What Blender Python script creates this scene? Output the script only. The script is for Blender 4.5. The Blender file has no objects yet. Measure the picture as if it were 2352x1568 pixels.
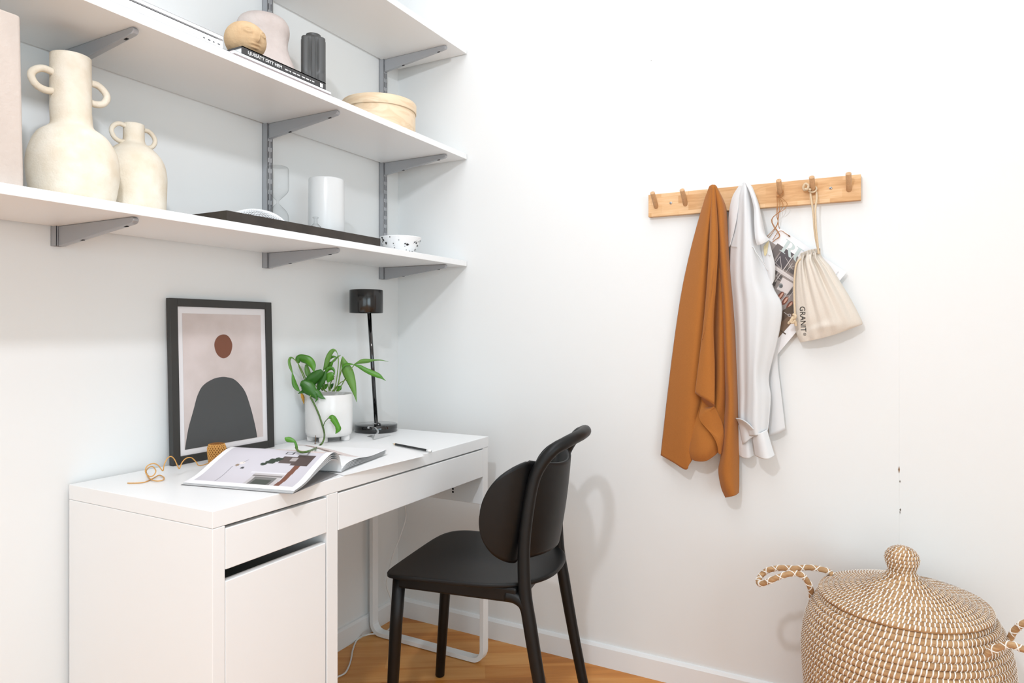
import bpy, bmesh, math, random
from mathutils import Vector, Matrix
random.seed(7)
SC = bpy.context.scene
COL = SC.collection
PI = math.pi

# ------------------------------------------------------------------ camera
CAM = Vector((-2.1075, -1.6413, 1.1028)); YAW = 0.494974; FPX = 1556.83; PY = 758.08
cam = bpy.data.cameras.new('camera'); camo = bpy.data.objects.new('camera', cam); COL.objects.link(camo)
camo.location = CAM; camo.rotation_euler = (PI/2, 0, YAW-PI/2)
cam.sensor_width = 36; cam.lens = FPX/2352*36; cam.shift_y = -(784-PY)/2352; cam.clip_start = .05
SC.camera = camo
# ------------------------------------------------------------------ light and exposure
W = bpy.data.worlds.new('world'); SC.world = W; W.use_nodes = True
WBG = W.node_tree.nodes['Background']
WBG.inputs['Color'].default_value = (.92, .965, 1.0, 1); WBG.inputs['Strength'].default_value = .5
def lamp(name, loc, energy, radius, col=(1, .98, .955)):
    l = bpy.data.lights.new(name, 'POINT'); l.energy = energy; l.shadow_soft_size = radius; l.color = col
    o = bpy.data.objects.new(name, l); COL.objects.link(o); o.location = loc; return o
COOL = (.915, .965, 1.045); FILL_COL = (.73, .945, 1.08)  # second tint: for the added fills, cooled against the warm floor bounce
lamp('ceiling_lamp_light', (-1.95, -1.20, 2.08), 34, .045, COOL)
def area(name, loc, rot, sx, sy, energy, col=COOL):
    l = bpy.data.lights.new(name, 'AREA'); l.shape = 'RECTANGLE'; l.size = sx; l.size_y = sy; l.energy = energy; l.color = col
    o = bpy.data.objects.new(name, l); COL.objects.link(o); o.location = loc; o.rotation_euler = rot; return o
area('corner_fill_light', (-.95, -1.0, 2.70), (0, 0, 0), 1.2, 1.2, 10)  # added soft fill to brighten the room corner, not a real ceiling fitting
area('fill_light_left', (-4.17, -2.3, 1.0), (PI/2, 0, math.radians(-90)), 1.8, 1.7, 15, FILL_COL)  # added fill behind the camera, lifts the light under the desk; no window
area('fill_light_front', (-2.9, -4.17, 1.15), (PI/2, 0, 0), 1.8, 1.7, 36, FILL_COL)  # added fill at the unseen front wall, brightens the back wall; no window
SC.view_settings.view_transform = 'Standard'; SC.view_settings.look = 'None'
SC.cycles.adaptive_threshold = .03; SC.cycles.max_bounces = 8
SC.view_settings.gamma = 1; SC.view_settings.use_curve_mapping = False
SC.view_settings.exposure = .12

# ------------------------------------------------------------------ measuring helpers
FW = Vector((math.cos(YAW), math.sin(YAW), 0)); RT = Vector((math.sin(YAW), -math.cos(YAW), 0)); UP = Vector((0, 0, 1))
def ray(u, v): return FW + RT*((u-1176)/FPX) - UP*((v-PY)/FPX)
def S(u, v, ax, val):
    "point of a known plane (wall, shelf, desk) measured in the photograph"
    d = ray(u, v); i = 'xyz'.index(ax); return CAM + d*((val-CAM[i])/d[i])
def D(u, v, dep): return CAM + ray(u, v)*dep
def dep(p): return (Vector(p)-CAM).dot(FW)

# ------------------------------------------------------------------ materials
def lin(c): return tuple((x/255/12.92 if x/255 <= .04045 else ((x/255+.055)/1.055)**2.4) for x in c)+(1,)
MATS = {}
def nt(m): return m.node_tree.nodes, m.node_tree.links
def mat(name, rgb, rough=.5, metal=0, spec=.5, noise=0, scale=30, bump=0, bscale=200, stretch=None, rgb2=None, **kw):
    m = bpy.data.materials.new(name); m.use_nodes = True
    N, L = nt(m); b = N['Principled BSDF']
    b.inputs['Base Color'].default_value = lin(rgb); b.inputs['Roughness'].default_value = rough
    b.inputs['Metallic'].default_value = metal; b.inputs['Specular IOR Level'].default_value = spec
    for k, v in kw.items(): b.inputs[k].default_value = v
    tc = N.new('ShaderNodeTexCoord'); vec = tc.outputs['Object']
    if stretch:
        mp = N.new('ShaderNodeMapping'); mp.inputs['Scale'].default_value = stretch; L.new(vec, mp.inputs['Vector']); vec = mp.outputs['Vector']
    if noise or rgb2:
        nz = N.new('ShaderNodeTexNoise'); nz.inputs['Scale'].default_value = scale; nz.inputs['Detail'].default_value = 6
        L.new(vec, nz.inputs['Vector'])
        cr = N.new('ShaderNodeValToRGB'); cr.color_ramp.elements[0].position = .35; cr.color_ramp.elements[1].position = .65
        a = lin(rgb); c2 = lin(rgb2) if rgb2 else tuple(x*(1-noise) for x in a[:3])+(1,)
        cr.color_ramp.elements[0].color = c2; cr.color_ramp.elements[1].color = a
        L.new(nz.outputs['Fac'], cr.inputs['Fac']); L.new(cr.outputs['Color'], b.inputs['Base Color'])
    if bump:
        n2 = N.new('ShaderNodeTexNoise'); n2.inputs['Scale'].default_value = bscale; n2.inputs['Detail'].default_value = 4
        L.new(tc.outputs['Object'], n2.inputs['Vector'])
        bp = N.new('ShaderNodeBump'); bp.inputs['Strength'].default_value = bump; bp.inputs['Distance'].default_value = .004
        L.new(n2.outputs['Fac'], bp.inputs['Height']); L.new(bp.outputs['Normal'], b.inputs['Normal'])
    MATS[name] = m; return m
def M(n): return MATS[n]
def col_mat(name, rough=.5):
    m = bpy.data.materials.new(name); m.use_nodes = True; N, L = nt(m)
    a = N.new('ShaderNodeVertexColor'); a.layer_name = 'print'
    L.new(a.outputs['Color'], N['Principled BSDF'].inputs['Base Color']); N['Principled BSDF'].inputs['Roughness'].default_value = rough
    MATS[name] = m
mat('wall', (239, 239, 237), .75, spec=.2, bump=.03, bscale=90)
mat('trim', (242, 242, 241), .45, spec=.3)
mat('chip', (120, 110, 100), .8); mat('chip_brown', (150, 120, 95), .8)
mat('board_white', (245, 245, 244), .38, spec=.4)
mat('desk_white', (246, 246, 245), .35, spec=.4)
mat('rail_grey', (172, 173, 176), .36, metal=.3, spec=.5)
mat('hole', (12, 12, 12), .9)
mat('stone_pink', (197, 183, 172), .9, noise=.1, scale=14, bump=.25, bscale=120, stretch=(1, 1, .35))
mat('ceramic_cream', (234, 224, 207), .85, rgb2=(222, 207, 184), scale=22, bump=.22, bscale=240)
mat('clay_tan', (200, 170, 132), .9, rgb2=(190, 158, 120), scale=30, bump=.35, bscale=150)
mat('clay_rose', (212, 199, 192), .9, rgb2=(202, 188, 181), scale=20, bump=.6, bscale=75)
mat('black_ceramic', (80, 80, 79), .4, spec=.4)
mat('tray_metal', (74, 68, 63), .45, metal=.6, noise=.25, scale=18)
mat('white_wire', (240, 240, 240), .5)
mat('frosted', (225, 226, 225), .28, spec=.5)
mat('splatter', (246, 245, 244), .25); mat('black_spot', (25, 24, 24), .3)
mat('paper', (244, 243, 242), .6); mat('cover_grey', (150, 148, 148), .5); mat('paper_edge', (225, 222, 220), .8)
mat('book_black', (58, 57, 57), .45); mat('book_red', (165, 70, 62), .5); mat('book_dark', (64, 66, 78), .5); mat('ink', (70, 70, 72), .6); mat('ink_light', (205, 203, 202), .6)
mat('lettering_white', (240, 240, 238), .5); mat('lettering_black', (28, 28, 28), .6)
mat('frame_black', (52, 51, 49), .5); mat('mat_white', (236, 231, 231), .6)
mat('art_pink', (222, 208, 204), .6, rgb2=(205, 190, 184), scale=7); mat('art_charcoal', (76, 76, 76), .65); mat('art_brown', (124, 76, 56), .65)
mat('twine', (224, 165, 88), .7, noise=.15, scale=200)
mat('twine_dark', (150, 98, 42), .8)
mat('pot_white', (243, 240, 237), .22, rgb2=(236, 232, 228), scale=9)
mat('soil', (45, 35, 28), .95, noise=.4, scale=120)
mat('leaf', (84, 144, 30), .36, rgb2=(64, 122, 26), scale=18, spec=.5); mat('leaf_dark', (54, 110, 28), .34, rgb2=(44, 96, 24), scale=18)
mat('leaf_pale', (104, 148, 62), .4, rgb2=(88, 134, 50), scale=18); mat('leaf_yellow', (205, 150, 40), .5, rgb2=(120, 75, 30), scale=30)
mat('stem', (120, 150, 70), .45); mat('vine', (84, 112, 50), .45, noise=.2, scale=60)
mat('black_gloss', (16, 16, 16), .08, spec=.6, **{'Coat Weight': .6, 'Coat Roughness': .05})
mat('shade_black', (66, 66, 66), .17, metal=.85); mat('chrome', (225, 225, 225), .12, metal=1); mat('steel', (205, 205, 205), .3, metal=.75)
mat('lacquer_wood', (222, 190, 150), .6); mat('graphite', (40, 40, 42), .5); mat('pencil_black', (34, 34, 36), .35)
mat('chair_black', (15, 15, 15), .45, spec=.32)
mat('peg_wood', (212, 168, 124), .6, noise=.15, scale=40, stretch=(6, 6, 1))
mat('knit_brown', (178, 112, 54), .95, noise=.05, scale=300, bump=.15, bscale=900, spec=.1, **{'Sheen Weight': .15})
mat('shirt_white', (226, 226, 226), .8, spec=.2); mat('shirt_seam', (233, 233, 233), .8); mat('lining', (226, 212, 170), .8)
mat('canvas', (228, 218, 205), .95, noise=.03, scale=300, bump=.15, bscale=700, spec=.1)
mat('cotton_cord', (222, 198, 165), .9, noise=.08, scale=200); mat('leather_cord', (178, 122, 70), .6); mat('leather_dark', (120, 86, 56), .6)
mat('straw', (204, 164, 120), .8, rgb2=(170, 128, 86), scale=34, stretch=(1, 1, 5), bump=.3, bscale=250)
mat('stitch', (247, 240, 230), .6); mat('basket_inside', (150, 112, 74), .9)
mat('cable', (238, 236, 232), .4)
gm = bpy.data.materials.new('glass'); gm.use_nodes = True; N_, L_ = nt(gm)
tr_ = N_.new('ShaderNodeBsdfTransparent'); tr_.inputs['Color'].default_value = (.98, .982, .982, 1); gl_ = N_.new('ShaderNodeBsdfGlossy'); gl_.inputs['Roughness'].default_value = .03; gl_.inputs['Color'].default_value = (.36, .37, .37, 1)
lw_ = N_.new('ShaderNodeLayerWeight'); lw_.inputs['Blend'].default_value = .3; pw_ = N_.new('ShaderNodeMath'); pw_.operation = 'POWER'; pw_.inputs[1].default_value = 2.5; mu_ = N_.new('ShaderNodeMath'); mu_.operation = 'MULTIPLY_ADD'; mu_.inputs[1].default_value = .95; mu_.inputs[2].default_value = .02; mx_ = N_.new('ShaderNodeMixShader')
L_.new(lw_.outputs['Facing'], pw_.inputs[0]); L_.new(pw_.outputs[0], mu_.inputs[0]); L_.new(mu_.outputs[0], mx_.inputs['Fac']); L_.new(tr_.outputs[0], mx_.inputs[1]); L_.new(gl_.outputs[0], mx_.inputs[2]); L_.new(mx_.outputs[0], N_['Material Output'].inputs['Surface']); MATS['glass'] = gm
mat('pebble', (70, 64, 58), .6); mat('pebble_pale', (225, 205, 170), .6)
col_mat('print', .5); col_mat('print_matte', .55)

def wood_box_mat(name, c1, c2, stretch, scale=6, rough=.5):
    m = bpy.data.materials.new(name); m.use_nodes = True; N, L = nt(m); b = N['Principled BSDF']
    tc = N.new('ShaderNodeTexCoord'); mp = N.new('ShaderNodeMapping'); mp.inputs['Scale'].default_value = stretch
    L.new(tc.outputs['Object'], mp.inputs['Vector'])
    nz = N.new('ShaderNodeTexNoise'); nz.inputs['Scale'].default_value = scale; nz.inputs['Detail'].default_value = 5; nz.inputs['Distortion'].default_value = 1.2
    L.new(mp.outputs['Vector'], nz.inputs['Vector'])
    wv = N.new('ShaderNodeMath'); wv.operation = 'MULTIPLY'; wv.inputs[1].default_value = 5; L.new(nz.outputs['Fac'], wv.inputs[0])
    fr = N.new('ShaderNodeMath'); fr.operation = 'PINGPONG'; fr.inputs[1].default_value = .5; L.new(wv.outputs[0], fr.inputs[0])
    cr = N.new('ShaderNodeValToRGB'); cr.color_ramp.elements[0].color = lin(c2); cr.color_ramp.elements[1].color = lin(c1)
    cr.color_ramp.elements[0].position = 0; cr.color_ramp.elements[1].position = .3
    L.new(fr.outputs[0], cr.inputs['Fac']); L.new(cr.outputs['Color'], b.inputs['Base Color']); b.inputs['Roughness'].default_value = rough
    MATS[name] = m
wood_box_mat('bentwood', (232, 208, 176), (224, 194, 158), (1, 1, 4), 5)

def plank_mat(name, cols, length, width, rot, rough, grain=(2, 30), origin='Object', swap=None):
    "planks / staves of varying tone with long grain"
    m = bpy.data.materials.new(name); m.use_nodes = True; N, L = nt(m); b = N['Principled BSDF']
    tc = N.new('ShaderNodeTexCoord'); mp = N.new('ShaderNodeMapping'); mp.inputs['Rotation'].default_value = rot
    L.new(tc.outputs['Object'], mp.inputs['Vector'])
    br = N.new('ShaderNodeTexBrick'); br.inputs['Scale'].default_value = 1; br.inputs['Brick Width'].default_value = length; br.inputs['Row Height'].default_value = width
    br.inputs['Mortar Size'].default_value = .0004; br.offset = .37
    br.inputs['Color1'].default_value = (0, 0, 0, 1); br.inputs['Color2'].default_value = (1, 1, 1, 1); br.inputs['Mortar'].default_value = (.3, .3, .3, 1)
    L.new(mp.outputs['Vector'], br.inputs['Vector'])
    m2 = N.new('ShaderNodeMapping'); m2.inputs['Scale'].default_value = (grain[0], grain[1], grain[1]); L.new(mp.outputs['Vector'], m2.inputs['Vector'])
    nz = N.new('ShaderNodeTexNoise'); nz.inputs['Scale'].default_value = 2; nz.inputs['Detail'].default_value = 8; nz.inputs['Distortion'].default_value = .8
    L.new(m2.outputs['Vector'], nz.inputs['Vector'])
    ad = N.new('ShaderNodeMath'); ad.operation = 'MULTIPLY_ADD'; ad.inputs[1].default_value = .55; L.new(br.outputs['Color'], ad.inputs[0]); L.new(nz.outputs['Fac'], ad.inputs[2])
    sb = N.new('ShaderNodeMath'); sb.operation = 'SUBTRACT'; sb.inputs[1].default_value = .27; L.new(ad.outputs[0], sb.inputs[0])
    cr = N.new('ShaderNodeValToRGB'); e = cr.color_ramp.elements
    e[0].position = .2; e[0].color = lin(cols[0]); e[1].position = .8; e[1].color = lin(cols[2]); k = e.new(.5); k.color = lin(cols[1])
    L.new(sb.outputs[0], cr.inputs['Fac']); L.new(cr.outputs['Color'], b.inputs['Base Color']); b.inputs['Roughness'].default_value = rough
    b.inputs['Specular IOR Level'].default_value = .35
    MATS[name] = m
plank_mat('parquet', ((190, 117, 46), (216, 141, 64), (232, 168, 96)), .52, .085, (0, 0, math.radians(58)), .38, (1.2, 14))
plank_mat('rack_wood', ((208, 158, 106), (224, 178, 128), (234, 194, 148)), .085, .0235, (0, PI/2, PI/2), .5, (8, 60))

# ------------------------------------------------------------------ mesh helpers
def tagp(o, label=None, cat=None, group=None, kind=None):
    if label: o['label'] = label
    if cat: o['category'] = cat
    if group: o['group'] = group
    if kind: o['kind'] = kind
    return o
def thing(name, loc, label, cat, group=None, rz=0):
    o = bpy.data.objects.new(name, None); o.empty_display_size = .05; COL.objects.link(o)
    o.location = loc; o.rotation_euler = (0, 0, rz); return tagp(o, label, cat, group)
def root_of(o):
    while o.parent: o = o.parent
    return o
def mesh(name, verts, faces, mats, parent=None, smooth=True, local=False, mi=None, sub=0, bevel=0, solid=None, soff=-1, bseg=2):
    me = bpy.data.meshes.new(name)
    if parent is not None and not local:
        p = root_of(parent).location; verts = [(v[0]-p[0], v[1]-p[1], v[2]-p[2]) for v in verts]
    me.from_pydata([tuple(v) for v in verts], [], faces)
    mats = mats if isinstance(mats, (list, tuple)) else [mats]
    for m in mats: me.materials.append(M(m))
    if mi: me.polygons.foreach_set('material_index', mi)
    bm = bmesh.new(); bm.from_mesh(me); bmesh.ops.recalc_face_normals(bm, faces=bm.faces); bm.to_mesh(me); bm.free()
    if smooth: me.polygons.foreach_set('use_smooth', [True]*len(me.polygons))
    o = bpy.data.objects.new(name, me); COL.objects.link(o)
    if parent is not None: o.parent = parent
    if solid: s = o.modifiers.new('thickness', 'SOLIDIFY'); s.thickness = solid; s.offset = soff
    if bevel: b = o.modifiers.new('bevel', 'BEVEL'); b.width = bevel; b.segments = bseg; b.limit_method = 'ANGLE'; b.angle_limit = math.radians(40)
    if sub: s = o.modifiers.new('subdiv', 'SUBSURF'); s.levels = sub; s.render_levels = sub
    return o
class G:
    "collects pieces of one mesh"
    def __init__(s): s.v = []; s.f = []; s.m = []
    def add(s, v, f, mi=0):
        n = len(s.v); s.v += [tuple(x) for x in v]; s.f += [tuple(i+n for i in q) for q in f]; s.m += [mi]*len(f); return s
    def box(s, a, b, mi=0):
        (x0, y0, z0), (x1, y1, z1) = a, b
        v = [(x0, y0, z0), (x1, y0, z0), (x1, y1, z0), (x0, y1, z0), (x0, y0, z1), (x1, y0, z1), (x1, y1, z1), (x0, y1, z1)]
        return s.add(v, [(0, 3, 2, 1), (4, 5, 6, 7), (0, 1, 5, 4), (1, 2, 6, 5), (2, 3, 7, 6), (3, 0, 4, 7)], mi)
    def tube(s, pts, r, n=10, closed=False, cap=True, mi=0):
        pts = [Vector(p) for p in pts]; m = len(pts); rr = r if isinstance(r, (list, tuple)) else [r]*m
        T = []
        for i in range(m):
            a = pts[(i-1) % m] if (closed or i) else pts[i]; b = pts[(i+1) % m] if (closed or i < m-1) else pts[i]
            t = (b-a); T.append(t.normalized() if t.length > 1e-9 else Vector((0, 0, 1)))
        nrm = T[0].orthogonal().normalized(); v = []
        for i in range(m):
            nrm = (nrm - T[i]*nrm.dot(T[i]))
            nrm = nrm.normalized() if nrm.length > 1e-6 else T[i].orthogonal().normalized()
            bi = T[i].cross(nrm)
            for k in range(n):
                a = 2*PI*k/n; v.append(pts[i] + (nrm*math.cos(a)+bi*math.sin(a))*rr[i])
        f = []
        for i in range(m if closed else m-1):
            for k in range(n):
                j = (i+1) % m; f.append((i*n+k, i*n+(k+1) % n, j*n+(k+1) % n, j*n+k))
        if cap and not closed: f += [tuple(range(n))[::-1], tuple((m-1)*n+k for k in range(n))]
        return s.add(v, f, mi)
    def lathe(s, prof, c=(0, 0, 0), n=48, mi=0, caps=(False, False)):
        v = []; f = []
        for r, z in prof:
            for k in range(n): a = 2*PI*k/n; v.append((c[0]+r*math.cos(a), c[1]+r*math.sin(a), c[2]+z))
        for i in range(len(prof)-1):
            for k in range(n): f.append((i*n+k, i*n+(k+1) % n, (i+1)*n+(k+1) % n, (i+1)*n+k))
        if caps[0]: f.append(tuple(range(n))[::-1])
        if caps[1]: f.append(tuple((len(prof)-1)*n+k for k in range(n)))
        return s.add(v, f, mi)
    def prism(s, poly, axis, a, b, mi=0):
        "extrude a 2-D polygon along an axis from a to b"
        def P(p, t): return {'x': (t, p[0], p[1]), 'y': (p[0], t, p[1]), 'z': (p[0], p[1], t)}[axis]
        n = len(poly); v = [P(p, a) for p in poly]+[P(p, b) for p in poly]
        f = [tuple(range(n)), tuple(range(2*n-1, n-1, -1))]+[(i, (i+1) % n, n+(i+1) % n, n+i) for i in range(n)]
        return s.add(v, f, mi)
    def grid(s, fn, nu, nv, mi=0):
        v = [fn(i/nu, j/nv) for j in range(nv+1) for i in range(nu+1)]
        f = [(j*(nu+1)+i, j*(nu+1)+i+1, (j+1)*(nu+1)+i+1, (j+1)*(nu+1)+i) for j in range(nv) for i in range(nu)]
        return s.add(v, f, mi)
    def out(s, name, mats, parent=None, **k):
        return mesh(name, s.v, s.f, mats, parent, mi=s.m, **k)
def box(name, a, b, m, parent=None, bevel=.0015, **k): return G().box(a, b).out(name, m, parent, smooth=False, bevel=bevel, **k)
def cr(p0, p1, p2, p3, t):
    return p1*.5*2*0 + ((p1*2) + (p2-p0)*t + (p0*2-p1*5+p2*4-p3)*t*t + (p1*3-p0-p2*3+p3)*t*t*t)*.5
def spline(pts, k=8, closed=False):
    P = [Vector(p) for p in pts]; n = len(P); out = []
    for i in range(n if closed else n-1):
        g = (lambda j: P[j % n]) if closed else (lambda j: P[min(max(j, 0), n-1)])
        for q in range(k): out.append(cr(g(i-1), g(i), g(i+1), g(i+2), q/k))
    if not closed: out.append(P[-1])
    return out
def lerp(a, b, t): return a+(b-a)*t
def struct(o): o['kind'] = 'structure'; return o
def text_mesh(txt, size):
    c = bpy.data.curves.new('lettering_curve', 'FONT'); c.body = txt; c.size = size; c.offset = .018 if txt.startswith('LJ') else 0; c.resolution_u = 3
    o = bpy.data.objects.new('lettering_curve', c); COL.objects.link(o); bpy.context.view_layer.update()
    me = bpy.data.meshes.new_from_object(o.evaluated_get(bpy.context.evaluated_depsgraph_get()))
    V = [v.co.copy() for v in me.vertices]; F = [tuple(p.vertices) for p in me.polygons]
    bpy.data.objects.remove(o); bpy.data.curves.remove(c); bpy.data.meshes.remove(me)
    x0 = min(v.x for v in V); x1 = max(v.x for v in V); y0 = min(v.y for v in V); y1 = max(v.y for v in V)
    return [((v.x-x0)/(x1-x0), (v.y-y0)/(y1-y0)) for v in V], F, (x1-x0)/(y1-y0)

# ================================================================== SETTING
struct(G().box((-4.2, -4.2, -.06), (.12, .12, 0)).out('floor', 'parquet', smooth=False))
struct(G().box((-4.2, -4.2, 2.75), (.12, .12, 2.85)).out('ceiling', 'wall', smooth=False))
struct(G().box((-4.32, -4.2, 0), (-4.2, .12, 2.75)).out('wall_left', 'wall', smooth=False))
struct(G().box((-4.32, -4.32, 0), (.12, -4.2, 2.75)).out('wall_front', 'wall', smooth=False))
struct(G().box((-4.2, 0, 0), (.12, .12, 2.75)).out('wall_back', 'wall', smooth=False))
g = G()
g.prism([(0, 0), (.12, 0), (.12, -4.2), (-.0007, -4.2), (-.0007, -1.6935), (0, -1.6905)], 'z', 0, 2.75)
for (y, z, h, w, mi) in ((-1.6916, .7266, .010, .0022, 2), (-1.6937, .695, .004, .0016, 1), (-1.6947, .6188, .004, .0022, 1), (-1.6938, .612, .006, .001, 1), (-1.0072, 1.96, .002, .001, 1)):
    x = -.0005 if y > -1.69 else -.0012
    g.add([(x, y-w, z), (x, y, z-h), (x, y+w, z), (x, y, z+h)], [(0, 1, 2, 3)], mi)
struct(g.out('wall_right', ['wall', 'chip', 'chip_brown'], smooth=False))
BP = [(0, 0), (-.012, 0), (-.012, .062), (-.007, .070), (0, .072)]
struct(G().prism([(-y if False else y, z) for y, z in BP], 'x', -4.2, -.012).out('baseboard_back', 'trim', smooth=False))
struct(G().prism(BP, 'y', -4.2, 0).out('baseboard_right', 'trim', smooth=False))

# ================================================================== SHELVING
SHZ = {'low': 1.3366, 'mid': 1.7272, 'top': 2.1123}; TH = .0195
for k, lab in (('low', 'lowest white wall shelf holding the vases and the dark tray'), ('mid', 'middle white wall shelf with books and the round wooden box'), ('top', 'topmost white wall shelf, cut off by the top edge of the photo')):
    o = box('wall_shelf', (-2.45, -.319, SHZ[k]), (-.006, -.010, SHZ[k]+TH), 'board_white', bevel=.001)
    tagp(o, lab, 'shelf', 'white shelves on the back wall')
LOW = SHZ['low']+TH; MID = SHZ['mid']+TH
RX = {'L': -1.246, 'M': -.6495, 'R': -.104}
def rail(x, z0, z1, label):
    t = thing('wall_rail', (x, -.001, z0), label, 'shelf rail', 'slotted grey rails on the back wall')
    w = .0108; d = -.0215; g = G()
    # side walls and back of the U channel
    g.box((x-w, d, z0), (x-w+.0015, -.0005, z1)); g.box((x+w-.0015, d, z0), (x+w, -.0005, z1)); g.box((x-w, -.0015, z0), (x+w, -.0005, z1))
    # pierced front
    xs = [x-w, x-.0056, x-.0031, x+.0031, x+.0056, x+w]; zs = [z0]; z = z0+.012
    while z+.019 < z1: zs += [z, z+.019]; z += .032
    zs.append(z1)
    V = [(a, d, b) for b in zs for a in xs]; n = len(xs); F = []
    for j in range(len(zs)-1):
        for i in range(n-1):
            if j % 2 == 1 and i in (1, 3): continue
            F.append((j*n+i, j*n+i+1, (j+1)*n+i+1, (j+1)*n+i))
    g.add(V, F); g.out('channel', 'rail_grey', t, smooth=False)
rail(RX['L'], 1.2925, 2.74, 'leftmost slotted grey rail, mostly hidden behind the big cream vase')
rail(RX['M'], 1.2915, 2.74, 'middle slotted grey wall rail behind the hourglass')
rail(RX['R'], 1.2935, 2.74, 'slotted grey wall rail nearest the room corner')
def bracket(x, zs, label):
    t = thing('shelf_bracket', (x, -.022, zs), label, 'bracket', 'grey shelf brackets')
    y0, y1 = -.0225, -.296
    poly = [(y0, zs-.0005), (y1+.004, zs-.0005), (y1, zs-.004), (y1, zs-.0085), (y1+.003, zs-.0125), (y1+.008, zs-.0145), (y0-.02, zs-.0435), (y0, zs-.046)]
    G().prism(poly, 'x', x-.0065, x+.0065).out('arm', 'rail_grey', t, smooth=False, bevel=.002)
    for yy in (-.262, -.105):
        zz = zs-.0145-(.029)*(abs(y1+.008)-abs(yy))/(abs(y1+.008)-abs(y0-.02))
        G().box((x-.0025, yy-.005, zz-.0008), (x+.0025, yy+.005, zz+.0006)).out('screw_hole', 'hole', t, smooth=False)
BL = {('L', 'low'): 'grey bracket at the left end under the lowest shelf', ('M', 'low'): 'grey bracket under the lowest shelf, in its middle above the picture', ('R', 'low'): 'grey bracket under the lowest shelf, above the black lamp',
      ('L', 'mid'): 'grey bracket under the middle shelf behind the neck of the big vase', ('M', 'mid'): 'grey bracket under the middle shelf above the hourglass', ('R', 'mid'): 'grey bracket under the right end of the middle shelf', ('R', 'top'): 'grey bracket under the topmost shelf above the round wooden box'}
for (a, b), lab in BL.items(): bracket(RX[a], SHZ[b], lab)

# ------------------------------------------------------------------ lowest shelf: vases
# rectangular stone vase
t = thing('vase', (-1.53, -.22, LOW), 'tall rectangular pinkish beige stone vase at the left end of the lowest shelf', 'vase')
g = G(); ring = []
def rrect(x0, x1, y0, y1, r, n=4):
    P = []
    for cx, cy, a0 in ((x1-r, y1-r, 0), (x0+r, y1-r, PI/2), (x0+r, y0+r, PI), (x1-r, y0+r, 1.5*PI)):
        for i in range(n+1): a = a0+PI/2*i/n; P.append((cx+r*math.cos(a), cy+r*math.sin(a)))
    return P
levels = [(0, .002), (.003, 0)] + [(.02+.285*i/6, 0 + .0006*i) for i in range(7)] + [(.309, .004), (.309, .010), (.28, .012), (.05, .014)]
V = []; F = []; base = None
for z, ins in levels:
    P = rrect(-1.66+ins, -1.452-ins+.0, -.292+ins, -.16-ins, .006)
    V += [(x, y, LOW+.0005+z) for x, y in P]; n = len(P)
for i in range(len(levels)-1):
    for k in range(n): F.append((i*n+k, i*n+(k+1) % n, (i+1)*n+(k+1) % n, (i+1)*n+k))
F.append(tuple(range(n))[::-1]); F.append(tuple((len(levels)-1)*n+k for k in range(n)))
mesh('vase_body', V, F, 'stone_pink', t, smooth=False, bevel=.002)

def smooth_prof(p, k=6):
    return [(max(q.x, .0005), q.y) for q in spline([(a, b, 0) for a, b in p], k)]
def handled_vase(x, y, prof, hz, hr, reach, tr, label, wall=.004, lean=.006):
    t = thing('vase', (x, y, LOW+.0005), label, 'vase', 'cream ceramic vases with two handles')
    sp = smooth_prof(prof, 5); top = sp[-1]
    inner = [(top[0]-wall*.5, top[1]+.001), (top[0]-wall, top[1]-.001), (top[0]-wall, top[1]-.05)]
    g = G().lathe(sp+inner, (x, y, LOW+.0005), 56, caps=(True, True)); g.v = [(a-lean*min(1, max(0, (c-LOW-.12)/.08)), b, c) for a, b, c in g.v]
    g.out('vase_body', 'ceramic_cream', t); x -= lean
    for s in (-1, 1):
        zt, zb = hz; pts = [(x+s*(hr-.006), y, zt), (x+s*(hr+reach*.45), y, zt+.002), (x+s*(hr+reach*.9), y, zt-(zt-zb)*.22), (x+s*(hr+reach), y, (zt+zb)/2-.002), (x+s*(hr+reach*.75), y, zb+(zt-zb)*.1), (x+s*(hr+reach*.3), y, zb-.001), (x+s*(hr-.006), y, zb+.002)]
        G().tube(spline(pts, 6), tr, 10).out('handle', 'ceramic_cream', t)
handled_vase(-1.300, -.170, [(.001, 0), (.060, 0), (.072, .008), (.0785, .035), (.0830, .068), (.0830, .095), (.077, .122), (.063, .148), (.0455, .162), (.0388, .170), (.0375, .19), (.0372, .25), (.0370, .3115)],
             (1.625, 1.586), .0370, .0375, .0072, 'large cream ceramic vase with long neck and two loop handles')
handled_vase(-1.139, -.120, [(.001, 0), (.058, 0), (.0655, .006), (.0675, .03), (.0695, .08), (.0690, .112), (.0610, .142), (.0440, .164), (.0280, .177), (.0232, .185), (.0222, .20), (.0222, .2235)],
             (1.5715, 1.535), .0222, .030, .0052, 'small cream ceramic jug vase with two ear handles, right of the large one', lean=0)

# ------------------------------------------------------------------ tray and things in it
t = thing('tray', (-.74, -.19, LOW), 'long dark bronze metal tray on the lowest shelf', 'tray')
x0, x1, y0, y1, h = -1.022, -.462, -.292, -.085, .0285
g = G(); z = LOW+.0005
g.box((x0, y0, z), (x1, y1, z+.0015)); g.box((x0, y0, z+.0015), (x1, y0+.0015, z+h)); g.box((x0, y1-.0015, z+.0015), (x1, y1, z+h)); g.box((x0, y0+.0015, z+.0015), (x0+.0015, y1-.0015, z+h)); g.box((x1-.0015, y0+.0015, z+.0015), (x1, y1-.0015, z+h))
g.out('tray_body', 'tray_metal', t, smooth=False)
TZ = LOW+.0025
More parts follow.
